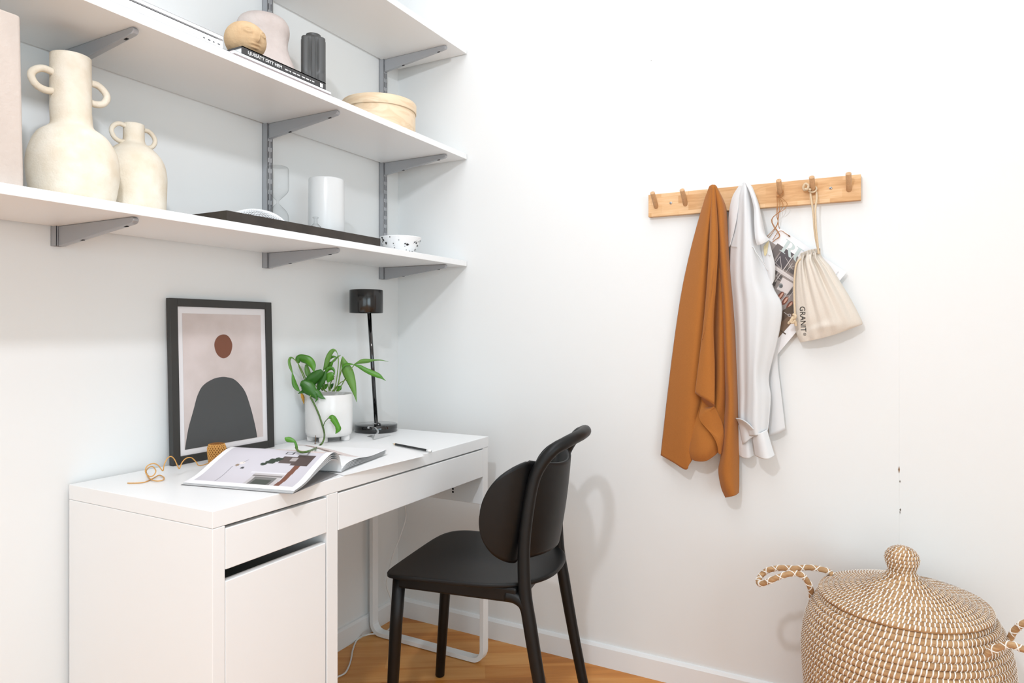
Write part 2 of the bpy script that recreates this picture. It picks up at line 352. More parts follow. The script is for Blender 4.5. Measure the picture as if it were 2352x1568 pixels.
# perforated dome
cx, cy = -.857, -.20; R = .085; H = .059; nu, nv = 58, 13
t = thing('wire_dome', (cx, cy, TZ), 'low white perforated dome lying in the tray left of the hourglass', 'ornament')
V = []; F = []
for j in range(nv+1):
    a = PI/2*j/nv
    for i in range(nu):
        b = 2*PI*(i+.5*(j % 2))/nu; V.append((cx+R*math.cos(a)*math.cos(b), cy+R*math.cos(a)*math.sin(b), TZ+.002+H*math.sin(a)))
for j in range(nv-1):
    for i in range(nu):
        p = (i+1) % nu; q = j*nu; r = (j+1)*nu
        if j % 2: F += [(q+i, q+p, r+p), (q+i, r+p, r+i)]
        else: F += [(q+i, q+p, r+i), (q+p, r+p, r+i)]
o = mesh('mesh_shell', V, F, 'white_wire', t, smooth=False)
w = o.modifiers.new('wire', 'WIREFRAME'); w.thickness = .0022; w.use_even_offset = False
# hourglass
cx, cy = -.7649, -.180
t = thing('hourglass', (cx, cy, TZ), 'clear glass hourglass standing in the tray', 'hourglass')
P = [(.001, 0), (.025, 0), (.029, .006), (.0292, .02), (.0292, .055), (.024, .072), (.012, .085), (.0042, .0935), (.0032, .0975), (.0042, .1015), (.012, .110), (.024, .123), (.0292, .136), (.0292, .175), (.0290, .188), (.026, .1945), (.018, .1955), (.001, .1955)]
sp = smooth_prof(P, 5); g = G(); g.lathe(sp, (cx, cy, TZ+.0005), 40)
g.out('glass_bulbs', 'glass', t)
# frosted cylinder vase
cx, cy = -.5554, -.160
t = thing('cylinder_vase', (cx, cy, TZ), 'white opal glass cylinder vase standing in the tray', 'vase')
G().lathe([(.001, 0), (.050, 0), (.0540, .004), (.0545, .06), (.0535, .13), (.0530, .199), (.0522, .2025), (.051, .2025), (.0505, .199), (.0505, .02), (.001, .016)], (cx, cy, TZ+.0005), 64).out('vase_body', 'frosted', t)
# small glass bottle
cx, cy = -.6925, -.250
t = thing('glass_bottle', (cx, cy, TZ), 'tiny clear glass bottle of pebbles in front of the white cylinder vase', 'bottle')
P = [(.001, 0), (.016, 0), (.0195, .004), (.0200, .014), (.0185, .026), (.0130, .036), (.0070, .042), (.0055, .046), (.0055, .056), (.0085, .059), (.0085, .061)]
sp = smooth_prof(P, 4); g = G(); g.lathe(sp, (cx, cy, TZ+.0005), 32); g.lathe([(max(r-.0013, .0004), zz+.0012 if i < len(sp)-1 else zz) for i, (r, zz) in enumerate(sp)][::-1], (cx, cy, TZ+.0005), 32); g.out('bottle_glass', 'glass', t)
g = G()
for i in range(26):
    a = random.random()*6.28; r = random.random()**.5*.0145; zz = TZ+.004+random.random()*.022; s = .0022+random.random()*.0014
    g.lathe([(.0002, -s), (s*.8, -s*.6), (s, 0), (s*.8, s*.6), (.0002, s)], (cx+r*math.cos(a), cy+r*math.sin(a), zz), 6, mi=0 if random.random() < .6 else 1)
tagp(g.out('pebbles', ['pebble', 'pebble_pale'], t), kind='stuff')
# splatter bowl
cx, cy = -.262, -.215
t = thing('bowl', (cx, cy, LOW), 'small white bowl with black splatter at the right end of the lowest shelf', 'bowl')
P = [(.001, .003), (.032, .003), (.036, 0), (.040, .001), (.042, .006), (.0525, .022), (.0625, .040), (.0695, .0560), (.0702, .0585), (.0682, .0585), (.060, .042), (.048, .022), (.036, .010), (.001, .008)]
sp = smooth_prof(P, 4); G().lathe(sp, (cx, cy, LOW+.0005), 56, caps=(False, False)).out('bowl_body', 'splatter', t)
g = G(); rnd = random.Random(3)
for i in range(95):
    zz = .009+rnd.random()*.046; a = rnd.random()*2*PI; s = .0010+rnd.random()**1.6*.0042
    rr = lerp(.0440, .0695, (zz-.009)/.047)+.0035*math.sin(PI*(zz-.009)/.047)*.9+.0004
    n = 8; V = []
    for k in range(n):
        b = 2*PI*k/n; da = s*math.cos(b)*(.8+rnd.random()*.3)/rr; dz = s*math.sin(b)*.75; z2 = min(zz+dz, .0565)
        r2 = lerp(.0440, .0695, (z2-.009)/.047)+.0037*math.sin(PI*max(0, (z2-.009)/.047))*.9+.0007
        V.append((cx+r2*math.cos(a+da), cy+r2*math.sin(a+da), LOW+.0005+z2))
    g.add(V, [tuple(range(n))])
tagp(g.out('glaze_spots', 'black_spot', t, smooth=False), 'black glaze spots', kind='stuff')

# ------------------------------------------------------------------ middle shelf
def flat_text(txt, p0, ux, uz, h, width, name, m, parent):
    "lettering lying in the plane spanned by ux, uz"
    V, F, asp = text_mesh(txt, 1); p0 = Vector(p0); ux = Vector(ux).normalized(); uz = Vector(uz).normalized()
    return mesh(name, [p0+ux*(a*width)+uz*(b*h) for a, b in V], F, m, parent, smooth=False)
def book(x0, x1, y0, y1, z0, z1, cover, label, soft=False, name='book', spine_right=False):
    t = thing(name, ((x0+x1)/2, (y0+y1)/2, z0), label, 'book' if name == 'book' else 'magazine', 'books lying at the front of the middle shelf')
    c = .0025 if not soft else .0006
    g = G(); g.box((x0, y0, z0), (x1, y1, z0+c)); g.box((x0, y0, z1-c), (x1, y1, z1)); g.box((x0, y0, z0), (x1, y0+c, z1))
    g.out('cover', cover, t, smooth=False)
    i = .004 if not soft else .0008
    box('page_block', (x0+i, y0+c, z0+c), (x1-i, y1-i, z1-c), 'paper', t, bevel=0)
    return t
zb = MID+.0005
book(-1.03, -.672, -.300, -.212, zb, zb+.0088, 'book_red', 'thin red-spined booklet, undermost of the stack beneath the black book', True)
book(-1.012, -.690, -.305, -.212, zb+.0092, zb+.0165, 'paper', 'white book between the red booklet and the black book', True)
t = book(-.985, -.705, -.300, -.212, zb+.017, zb+.0375, 'book_black', 'black hardback book with white title on top of the right stack')
flat_text('LJUSSÄTT DITT HEM', (-.968, -.3006, zb+.0215), (1, 0, 0), (0, 0, 1), .0115, .106, 'title_lettering', 'lettering_white', t)
for (xa, wd) in ((-.852, .022), (-.826, .028), (-.794, .034), (-.757, .010)):
    n = int(wd/.0024)
    g = G()
    for k in range(n):
        if k % 6 != 5: g.box((xa+k*.0024, -.3006, zb+.0245+.001*(k % 3 == 0)), (xa+k*.0024+.0017, -.3001, zb+.0275))
    g.out('small_print', 'lettering_white', t, smooth=False)
g = G(); g.box((-.727, -.3006, zb+.0205), (-.717, -.3001, zb+.031))
g.out('spine_label', 'lettering_white', t, smooth=False)
# magazines at the left
def mags(x0, x1, y0, y1, z0, z1, m, label):
    t = book(x0, x1, y0, y1, z0, z1, m, label, True, 'magazine'); t['group'] = 'magazines stacked on the middle shelf'; return t
mg = [(-1.40, -1.022, -.302, -.08, .0006, .010, 'paper', 'white magazine, undermost of the stack left of the face vase'),
      (-1.42, -1.036, -.296, -.075, .0105, .030, 'paper', 'thick white magazine with tiny print, second from the bottom of the stack'),
      (-1.43, -1.045, -.290, -.07, .0305, .0335, 'book_dark', 'thin magazine with dark spine between the white ones'),
      (-1.44, -1.034, -.294, -.07, .034, .0425, 'paper', 'white magazine on top of the stack left of the face vase')]
mt = [mags(*a[:4], MID+a[4], MID+a[5], a[6], a[7]) for a in mg]
g = G()
for k in range(26):
    xx = -1.37+k*.0128
    g.box((xx, -.2966, MID+.018), (xx+.004+.002*(k % 2), -.2961, MID+.0205), 0 if k > 21 else 1)
g.box((-1.212, -.2966, MID+.022), (-1.203, -.2961, MID+.028), 1)
g.out('small_print', ['ink', 'ink_light'], mt[1], smooth=False)
g = G(); g.box((-1.066, -.3026, MID+.004), (-1.054, -.3021, MID+.0065)); g.out('small_print', 'ink', mt[0], smooth=False)

# face vase
cx, cy, cz = -.933, -.250, zb+.0377
t = thing('face_vase', (cx, cy, cz), 'round tan clay vase with a sculpted face standing on the black book', 'vase')
def bump(x, y, cx_, cy_, sx, sy): return math.exp(-((x-cx_)/sx)**2-((y-cy_)/sy)**2)
def facefn(u, v):
    a = 2*PI*u; b = PI*(v-.5)*.98
    H = .0455; R = .0500
    x = math.sin(a)*math.cos(b); y = -math.cos(a)*math.cos(b); z = math.sin(b)
    r = 1
    if y < 0:
        X, Z = x, z
        r += .27*bump(X, Z, 0, .02, .085, .34)*(1 if Z > -.3 else math.exp(-((Z+.3)/.05)**2)) + .07*bump(X, Z, 0, -.2, .17, .10)
        for s in (-1, 1):
            q = math.hypot((X-s*.40)/.17, (Z-.22)/.13); r += .07*math.exp(-((q-1)/.25)**2)+.07*math.exp(-(q/.4)**2)
            r += .03*bump(X, Z, s*.36, .45, .25, .05)
        r += .08*bump(X, Z, 0, -.42, .24, .05)+.08*bump(X, Z, 0, -.58, .20, .05)-.03*bump(X, Z, 0, -.5, .22, .025)
    zz = max(z*H*r, -.040)
    ang = math.radians(-8); xr = x*R*r*math.cos(ang)-y*R*r*math.sin(ang); yr = x*R*r*math.sin(ang)+y*R*r*math.cos(ang)
    return (cx+xr, cy+yr, cz+.0405+zz)
g = G().grid(facefn, 96, 80); g.out('vase_body', 'clay_tan', t)

def lathe_vase(name, cx, cy, z, prof, m, label, wall=.005, n=56, part='vase_body'):
    t = thing(name, (cx, cy, z), label, 'vase'); sp = smooth_prof(prof, 5); top = sp[-1]
    G().lathe(sp+[(top[0]-wall*.5, top[1]+.0015), (top[0]-wall, top[1]), (top[0]-wall-.004, top[1]-.06)], (cx, cy, z+.0005), n, caps=(True, True)).out(part, m, t); return t
lathe_vase('curvy_vase', -.752, -.1085, MID, [(.001, 0), (.082, 0), (.091, .010), (.096, .04), (.0945, .07), (.085, .103), (.0725, .134), (.0665, .158), (.0670, .178), (.0705, .194), (.0715, .206), (.0690, .220), (.0630, .230), (.0585, .234)], 'clay_rose', 'large rough rose-grey vase with a waist, behind the face vase')
# black fluted vase
cx, cy = -.6255, -.175
t = thing('black_vase', (cx, cy, MID), 'dark charcoal square vase with ribs and a round neck', 'vase')
def bv(a, z, H=.218):
    c, s = abs(math.cos(a)), abs(math.sin(a)); n = 7
    sq = .0338/((c**n+s**n)**(1/n))
    # angle measured from the middle of the nearest face
    b = ((a+PI/4) % (PI/2))-PI/4; off = math.tan(b)
    rib = .0012*math.cos(off*60) if abs(off) < .16 else 0
    w = math.exp(-((abs(off)-.30)/.12)**2); zz = z/H
    r = sq + rib - w*.0048*(math.sin(PI*min(1, zz*2))**.5 if zz < .5 else math.sin(PI*min(1, (zz-.5)*2.0))**.5 if zz < .99 else 0)*(1)
    r -= .0016*math.exp(-((zz-.5)/.03)**2)*(abs(off) > .16)
    return r
nz_, na = 60, 160; V = []; F = []; rot = math.radians(45)
for j in range(nz_+1):
    z = .218*j/nz_
    for k in range(na):
        a = 2*PI*k/na; r = bv(a, z)
        if z < .004: r *= .96+.04*z/.004
        V.append((cx+r*math.cos(a+rot), cy+r*math.sin(a+rot), MID+.0005+z))
for (f_, z) in ((.96, .2205), (.82, .2245), (.70, .2255)):
    for k in range(na):
        a = 2*PI*k/na; r = lerp(.0215, bv(a, .217), (f_-.7)/.3); V.append((cx+r*math.cos(a+rot), cy+r*math.sin(a+rot), MID+.0005+z))
for r, z in ((.0205, .227), (.0205, .2325), (.0215, .2345), (.0210, .236), (.0185, .236), (.0175, .232), (.0175, .15)):
    for k in range(na): a = 2*PI*k/na; V.append((cx+r*math.cos(a+rot), cy+r*math.sin(a+rot), MID+.0005+z))
rows = len(V)//na
for j in range(rows-1):
    for k in range(na): F.append((j*na+k, j*na+(k+1) % na, (j+1)*na+(k+1) % na, (j+1)*na+k))
F.append(tuple(range(na))[::-1]); F.append(tuple((rows-1)*na+k for k in range(na)))
mesh('vase_body', [(x, y, MID+.0005+(z-MID-.0005)*.955) for x, y, z in V], F, 'black_ceramic', t)
# bentwood box
cx, cy = -.3123, -.165
t = thing('round_box', (cx, cy, MID), 'round pale bentwood box with lid on the middle shelf', 'box')
G().lathe([(.001, 0), (.119, 0), (.1205, .0015), (.1205, .088), (.118, .090), (.001, .090)], (cx, cy, MID+.0005), 96).out('box_body', 'bentwood', t, bevel=0)
G().lathe([(.1212, .0825), (.1232, .0825), (.1236, .0845), (.1236, .1115), (.1220, .1135), (.001, .1135)], (cx, cy, MID+.0005), 96).out('lid', 'bentwood', t)

# ================================================================== DESK
DX0, DX1, DY0, DY1, DT = -1.2238, -.1614, -.502, -.012, .75
t = thing('desk', ((DX0+DX1)/2, -.26, 0), 'white desk with drawer cabinet and steel frame leg against the wall', 'desk')
box('desk_top', (DX0, DY0, DT-.034), (DX1, DY1, DT), 'desk_white', t, bevel=.0012)
zt = DT-.0345
box('side_panel', (DX0, DY0, .0), (DX0+.0290, DY1, zt), 'desk_white', t)
box('side_panel', (-.9123, DY0, .0), (-.8758, DY1, zt), 'desk_white', t)
box('back_panel', (DX0+.0292, DY1-.008, .05), (-.9125, DY1-.002, zt), 'desk_white', t)
dr = box('drawer', (DX0+.0302, DY0, .6275), (-.9133, DY0+.018, .7095), 'desk_white', t)
box('drawer_box', (DX0+.036, DY0+.0185, .634), (-.919, DY0+.42, .700), 'desk_white', dr, bevel=0)
box('door', (DX0+.0302, DY0, .055), (-.9170, DY0+.018, .6045), 'desk_white', t)
box('plinth', (DX0+.0292, DY0+.03, .001), (-.9125, DY0+.045, .054), 'desk_white', t)
box('cabinet_floor', (DX0+.0292, DY0+.03, .056), (-.9125, DY1-.01, .070), 'desk_white', t)
wd = box('drawer', (-.8745, DY0, .6225), (-.1965, DY0+.018, .7115), 'desk_white', t)
box('drawer_box', (-.865, DY0+.0185, .640), (-.206, DY0+.40, .700), 'desk_white', wd, bevel=0)
sp_ = box('apron_panel', (-.1950, DY0+.001, .530), (-.1630, DY1, zt), 'desk_white', t)
for zz in (.5665, .5565): G().box((-.1962, -.3865, zz), (-.1949, -.380, zz+.0055)).out('screw_hole', 'hole', sp_, smooth=False)
box('back_rail', (-.8755, DY1-.016, .530), (-.1955, DY1-.002, zt), 'desk_white', t)
# flat steel loop leg
LP = []
yF, yB, zb_, rO, th_ = DY0+.0005, DY1-.010, .002, .045, .015
def loop(off):
    P = [(yF+off, .53)]
    for i in range(7): a = PI+PI/2*i/6; P.append((yF+rO+(rO-off)*math.cos(a), zb_+rO+(rO-off)*math.sin(a)))
    for i in range(7): a = 1.5*PI+PI/2*i/6; P.append((yB-rO+(rO-off)*math.cos(a), zb_+rO+(rO-off)*math.sin(a)))
    P.append((yB-off, .53)); return P
a, b = loop(0), loop(th_); V = []; F = []; n = len(a)
for x in (-.1935, -.1625):
    V += [(x, p[0], p[1]) for p in a]+[(x, p[0], p[1]) for p in b]
for i in range(n-1):
    F += [(i, i+1, n+i+1, n+i), (2*n+i, 3*n+i, 3*n+i+1, 2*n+i+1), (i, 2*n+i, 2*n+i+1, i+1), (n+i, n+i+1, 3*n+i+1, 3*n+i)]
F += [(0, n, 3*n, 2*n), (n-1, 3*n-1, 4*n-1, 2*n-1)]
mesh('leg', V, F, 'desk_white', t, smooth=False, bevel=.001)

# ------------------------------------------------------------------ cable
pts = [S(u, v, 'y', -.045) for u, v in ((925, 1120), (930, 1160), (932, 1190), (918, 1235), (904, 1270), (893, 1312), (888, 1345))]
pts += [Vector((-.105, -.05, .10)), Vector((-.11, -.06, .02)), S(885, 1451, 'z', .004), S(862, 1455, 'z', .006), S(845, 1457, 'y', -.05)]
pts += [S(u, v, 'z', .004) for u, v in ((822, 1467), (811, 1490), (806, 1515), (799, 1535), (790, 1547), (770, 1556))]
o = G().tube(spline(pts, 6), .0028, 8).out('power_cable', 'cable'); tagp(o, 'thin white cable hanging behind the desk and trailing over the floor', 'cable')

# ------------------------------------------------------------------ framed picture, leaning on the wall
FX0, FX1, FZ0, FZ1, FYB, FYT = -.9795, -.6435, .7505, 1.187, -.0290, -.0155
t = thing('framed_picture', ((FX0+FX1)/2, FYB, .75), 'abstract art print with arch and brown disc in a black frame', 'picture')
def fr(u, v, out=0):
    "frame coordinates: u to the right, v down, both 0..1; out = towards the room"
    z = lerp(FZ1, FZ0, v); y = lerp(FYT, FYB, v); return (lerp(FX0, FX1, u), y-out, z)
g = G()
iu0, iu1, iv0, iv1 = .067, .933, .049, .951
def ringf(o1, o2):
    pass
def fbox(u0, u1, v0, v1, o0, o1):
    V = [fr(u, v, o) for o in (o0, o1) for u, v in ((u0, v0), (u1, v0), (u1, v1), (u0, v1))]
    return V, [(0, 1, 2, 3), (7, 6, 5, 4), (0, 4, 5, 1), (1, 5, 6, 2), (2, 6, 7, 3), (3, 7, 4, 0)]
for a in ((0, iu0, 0, 1), (iu1, 1, 0, 1), (iu0, iu1, 0, iv0), (iu0, iu1, iv1, 1)): g.add(*fbox(*a, -.010, .006))
g.out('frame', 'frame_black', t, smooth=False, bevel=.0012)
g = G(); g.add([fr(u, v, .001) for u, v in ((iu0, iv0), (iu1, iv0), (iu1, iv1), (iu0, iv1))], [(0, 1, 2, 3)], 0)
g.add([fr(u, v, .0014) for u, v in ((.112, .090), (.885, .090), (.885, .918), (.112, .918))], [(0, 1, 2, 3)], 1)
arch = [(.112, .917), (.146, .794), (.194, .686), (.235, .595), (.288, .537), (.381, .502), (.462, .493), (.516, .497), (.585, .512), (.654, .556), (.709, .615), (.763, .731), (.802, .846), (.819, .916)]
sp = spline([(a, b, 0) for a, b in arch], 4); g.add([fr(p.x, p.y, .0018) for p in sp], [tuple(range(len(sp)))], 2)
sp = spline([(.491, .220, 0), (.545, .236, 0), (.578, .288, 0), (.552, .350, 0), (.487, .374, 0), (.425, .345, 0), (.401, .285, 0), (.430, .238, 0)], 5, True)
g.add([fr(p.x, p.y, .0018) for p in sp], [tuple(range(len(sp)))], 3)
g.out('art_print', ['mat_white', 'art_pink', 'art_charcoal', 'art_brown'], t, smooth=False)

# ------------------------------------------------------------------ twine
cx, cy = -.8975, -.098
t = thing('twine_spool', (cx, cy, DT), 'spool of orange twine standing on the desk before the picture', 'twine')
def sr(z): return lerp(.0228, .0262, min(1, z/.035))-(.010 if z > .052 else 0)*((z-.052)/.006)
G().lathe([(.001, 0), (.0180, 0), (.0205, .004), (.0218, .035), (.0210, .047), (.0165, .0525), (.006, .0525), (.006, .03)], (cx, cy, DT+.0005), 40).out('spool_core', 'twine_dark', t)
g = G()
for s in (-1, 1):
    for k in range(20):
        pts = []
        for i in range(15):
            q = i/14; a = 2*PI*k/20+s*q*1.55; z = .002+q*.049; r = (lerp(.0193, .0226, min(1, z/.03)) if z < .042 else lerp(.0224, .0185, (z-.042)/.010))
            pts.append((cx+r*math.cos(a), cy+r*math.sin(a), DT+.0005+z))
        g.tube(pts, .00125, 5)
tagp(g.out('thread_windings', 'twine', t), kind='stuff')
pts = [S(u, v, 'z', DT+.0016) for u, v in ((293, 1109), (312, 1109), (332, 1107), (350, 1099))]
pts += [S(u, v, 'z', DT+.003) for u, v in ((366, 1091), (377, 1097), (372, 1103), (356, 1104), (343, 1098), (336, 1084))]
pts += [S(u, v, 'y', -.150) for u, v in ((340, 1075), (350, 1071), (358, 1081), (352, 1092), (342, 1093), (334, 1083), (338, 1070), (352, 1064), (364, 1069), (374, 1081))]
pts += [S(u, v, 'y', -.155) for u, v in ((377, 1068), (384, 1053), (393, 1048), (401, 1055), (407, 1068))]+[S(412, 1076, 'y', -.155)]
pts += [S(u, v, 'y', -.150) for u, v in ((418, 1062), (428, 1052), (440, 1051), (450, 1060), (460, 1069))]+[Vector((cx-.020, cy-.020, DT+.012))]
for p in pts: p.z = max(p.z, DT+.0016)
o = G().tube(spline(pts, 5), .0013, 6).out('twine_end', 'twine', t)

# ------------------------------------------------------------------ open magazine
def print_obj(name, fn, colfn, nu, nv, parent, m='print', solid=None):
    g = G().grid(fn, nu, nv); o = g.out(name, m, parent)
    ca = o.data.color_attributes.new('print', 'FLOAT_COLOR', 'POINT')
    for j in range(nv+1):
        for i in range(nu+1): ca.data[j*(nu+1)+i].color = lin(colfn(i/nu, j/nv))
    return o
dv = Vector((-.056, .2915, 0))                     # along the spine, away from the desk front
Sp = Vector((-.8366, -.477, .7545)); B0 = Vector((-1.045, -.5335, .7555))
t = thing('open_magazine', (-.86, -.35, DT), 'open magazine lying on the desk with a living room photo on its page', 'magazine')
NL = spline([B0, B0.lerp(Sp, .22)+Vector((0, 0, .010)), B0.lerp(Sp, .50)+Vector((0, 0, .034)), B0.lerp(Sp, .74)+Vector((0, 0, .0515)), B0.lerp(Sp, .88)+Vector((0, 0, .050)), B0.lerp(Sp, .97)+Vector((0, 0, .033)), Sp+Vector((0, 0, .004))], 10)
def along(P, s):
    k = s*(len(P)-1); i = min(int(k), len(P)-2); return P[i].lerp(P[i+1], k-i)
def left(s, tt, dz=0):  # s: 0 fore-edge .. 1 spine ; tt: 0 near .. 1 far
    p = along(NL, s)+dv*tt; return Vector((p.x, p.y, p.z+dz-(.002*tt)))
Rn = Vector((-.592, -.4235, .7665))
NR = spline([Sp+Vector((0, 0, .004)), Sp.lerp(Rn, .10)+Vector((0, 0, .013)), Sp.lerp(Rn, .28)+Vector((0, 0, .0145)), Sp.lerp(Rn, .6)+Vector((0, 0, .0035)), Sp.lerp(Rn, .85)+Vector((0, 0, .001)), Rn], 8)
def right(s, tt, dz=0):
    p = along(NR, s)+dv*tt; return Vector((p.x, p.y, p.z+dz))
# page bundles: upper leaf curved, lower leaves flatter
rnd = random.Random(5)
for k, fl in enumerate((1.0, .93, .86, .80)):
    def fnl(u, v, fl=fl, k=k):
        p = left(u*.995, v, -.0004); base = B0.lerp(Sp, u).z-.002
        return (p.x-.0012*k*(1-u), p.y, max(base+(p.z-base)*fl-.0012*k, .7512+.0001*k))
    G().grid(fnl, 40, 8).out('page', 'paper', t)
def cover(u, v):
    p = left(u*.995, v); return (p.x-.006*(1-u), p.y-.001, max(B0.lerp(Sp, u).z-.0045, .7508) if u > .2 else .7508)
G().grid(cover, 20, 4).out('cover', 'cover_grey', t)
for k in range(5):
    def fnr(u, v, k=k):
        p = right(u*(1-.012*k), v); h = 1-.17*k; return (p.x, p.y, max(.7512+(p.z-.7512)*h, .7510))
    G().grid(fnr, 30, 8).out('page', 'paper', t)
def living_room(p, q):
    # p across the page along its fore-edge (0 far .. 1 near); q from the fore-edge to the spine
    W_ = (246, 244, 245); bg = (202, 197, 203)
    if p < .05 or p > .945 or q < .085 or q > 1: return W_
    c = tuple(b+10*math.sin(3*p+2*q) for b in bg)
    q = q if q < .25 else .25+(q-.25)*1.75
    def near(a, b, w): return math.hypot(p-a, q-b) < w
    if q > .17: c = tuple(lerp(x, y, min(1, (q-.17)*1.4)) for x, y in zip(c, (214, 210, 217)))
    # mantelpiece and fire opening, growing from the fore-edge side
    if .50 < p < .77 and .085 < q < .235:
        e = min(p-.50, .77-p); c = (196, 190, 190)
        if q < .20 and e > .035: c = (120, 118, 116)
        if q < .165 and e > .06: c = (72, 78, 72)
        if .205 < q < .215: c = (120, 114, 112)
    if .46 < p < .83 and .235 <= q < .25: c = (228, 225, 230)
    # wooden door leaf
    if .765 < p < .86 and q < .60 and abs((p-.80)-.05*(q-.1)) < .022+.01*q: c = (120, 76, 60)
    if .74 < p < .90 and .40 < q < .66: c = (82, 68, 66)
    if .62 < p < .76 and .44 < q < .60: c = (92, 80, 78)
    if .70 < p < .76 and .50 < q < .58: c = (176, 166, 164)
    # picture over the mantel
    if .60 < p < .68 and .66 < q < .74: c = (54, 52, 54) if (p < .615 or p > .665 or q < .675 or q > .725) else (206, 204, 210)
    # bonsai
    for (a, b, w) in ((.50, .40, .03), (.53, .45, .032), (.56, .44, .03), (.55, .50, .034), (.59, .49, .03), (.61, .53, .026), (.58, .54, .022)):
        if near(a, b, w) and math.sin(p*330)*math.sin(q*270) > -.45: c = (48, 62, 50)
    # lamp, arm and leads
    if near(.275, .345, .020): c = (150, 130, 110)
    if near(.30, .395, .026): c = (236, 226, 220)
    if near(.345, .30, .018): c = (70, 70, 72)
    for (a0, b0, a1, b1) in ((.15, .10, .15, .47), (.15, .47, .33, .47), (.24, .09, .245, .34), (.33, .47, .30, .40)):
        L2 = (a1-a0)**2+(b1-b0)**2; k = max(0, min(1, ((p-a0)*(a1-a0)+(q-b0)*(b1-b0))/L2))
        if math.hypot(p-a0-k*(a1-a0), q-b0-k*(b1-b0)) < .0024: c = (112, 110, 118)
    # pink armchair
    if .70 < p < .93 and q > .78: c = (220, 204, 200)
    if .45 < p < .75 and q > .84 and math.hypot((p-.6)/.17, (q-.94)/.12) < 1: c = (214, 188, 178)
    if math.hypot((p-.62)/.08, (q-.95)/.05) < 1: c = (176, 128, 112)
    return c
print_obj('printed_photo', lambda u, v: tuple(left(.005+u*.93, 1-v, .0006)), lambda u, v: living_room(v, u), 150, 190, t)
def right_page(p, q):
    c = (246, 245, 245)
    if p < .12 and .10 < q < .62: c = (224, 214, 212)
    if math.hypot((p-.35)/.20, (q-.86)/.10) < 1: c = (236, 226, 220)
    if math.hypot((p-.15)/.10, (q-.75)/.06) < 1: c = (206, 192, 190)
    if .45 < p < .98 and abs(q-(.10+.80*(p-.45)/.5)) < .07: c = (226, 212, 208)
    if .50 < p < .97 and abs(q-(.20+.72*(p-.45)/.5)) < .035: c = (134, 112, 106) if (p*11) % 1 > .3 else (176, 160, 156)
    if math.hypot((p-.93)/.06, (q-.93)/.06) < 1: c = (214, 208, 206)
    return c
print_obj('printed_photo', lambda u, v: tuple(right(.12+u*.86, v, .0005)), lambda u, v: right_page(u, v), 90, 90, t)
# loose sheet under the magazine
o = mesh('paper_sheet', [S(790, 1092, 'z', .7506), S(905, 1064, 'z', .7506), S(976, 1047, 'z', .7506), S(935, 1030, 'z', .7506), S(855, 1014, 'z', .7506), S(735, 1018, 'z', .7506), Vector((-.70, -.15, .7506)), Vector((-.80, -.25, .7506))], [tuple(range(8))], 'paper', smooth=False, solid=.0003)
tagp(o, 'white paper sheet lying on the desk under the open magazine', 'paper')

# ------------------------------------------------------------------ plant
PX, PYY = -.4663, -.0855
t = thing('potted_plant', (PX, PYY, DT), 'green trailing plant in a white footed ceramic pot on the desk', 'plant')
pz = DT+.0005
pot = G().lathe([(.001, .0165), (.066, .0165), (.071, .019), (.0735, .030), (.0745, .09), (.0745, .146), (.0735, .1485), (.0715, .1485), (.0705, .146), (.0705, .125), (.001, .125)], (PX, PYY, pz), 64).out('pot', 'pot_white', t)
for a in (205, 290, 345, 75, 140):
    a = math.radians(a); G().lathe([(.001, 0), (.0125, 0), (.0138, .0015), (.0138, .021), (.001, .021)], (PX+.055*math.cos(a), PYY+.055*math.sin(a), pz), 20).out('foot', 'pot_white', pot)
G().lathe([(.001, .1275), (.04, .1285), (.070, .126)], (PX, PYY, pz), 32).out('soil', 'soil', t)
PD = dep((PX, PYY, .9))
def cp(x, y): return (640+x/6.032, 790+y/6.032)
def leaf(pts, widths, m, dd=0.0, roll=0.0, fold=.25, drift=None, k=7):
    "pts: midrib in close-up coordinates with optional depth offset; widths: half-widths in the same units"
    ctrl = []; ws = []
    for i, p in enumerate(pts):
        u, v = cp(p[0], p[1]); off = dd+(p[2] if len(p) > 2 else 0)
        ctrl.append(D(u, v, PD+off)); ws.append(widths[i]/6.032*(PD+off)/FPX)
    mid = spline(ctrl, k); wsp = [max(0, q.x) for q in spline([(w, 0, 0) for w in ws], k)]
    V = []; F = []; n = len(mid); c = 7
    for i in range(n):
        tan = (mid[min(i+1, n-1)]-mid[max(i-1, 0)]).normalized(); view = (mid[i]-CAM).normalized()
        side = tan.cross(view).normalized(); nn = side.cross(tan).normalized()
        rr = roll if not isinstance(roll, (list, tuple)) else lerp(roll[0], roll[1], i/(n-1))
        s2 = side*math.cos(rr)+nn*math.sin(rr); n2 = nn*math.cos(rr)-side*math.sin(rr)
        for j in range(c):
            q = j/(c-1)*2-1; w = max(wsp[i], .0002); V.append(mid[i]+s2*(q*w)+n2*(abs(q)*w*fold-.12*w*(1-q*q)))
    for i in range(n-1):
        for j in range(c-1): F.append((i*c+j, i*c+j+1, (i+1)*c+j+1, (i+1)*c+j))
    return mesh('leaf', V, F, m, t, solid=.0006, soff=0)
def stemp(pts, r=.0016, m='stem', name='stem'):
    P = [D(*cp(p[0], p[1]), PD+(p[2] if len(p) > 2 else 0)) for p in pts]
    for q in P: q.z = max(q.z, DT+.003)
    return G().tube(spline(P, 6), r, 7).out(name, m, t)
leaf([(225, 220), (190, 190), (160, 195), (148, 245), (165, 320), (190, 400)], [4, 10, 18, 20, 22, 6], 'leaf_pale', -.10, .5)
leaf([(190, 400), (205, 480), (225, 560), (260, 620), (295, 660)], [5, 24, 34, 26, 2], 'leaf', -.10, .3)
leaf([(268, 262), (285, 205), (350, 205), (420, 235), (470, 300), (490, 390)], [18, 52, 58, 60, 44, 2], 'leaf', -.055, -.2)
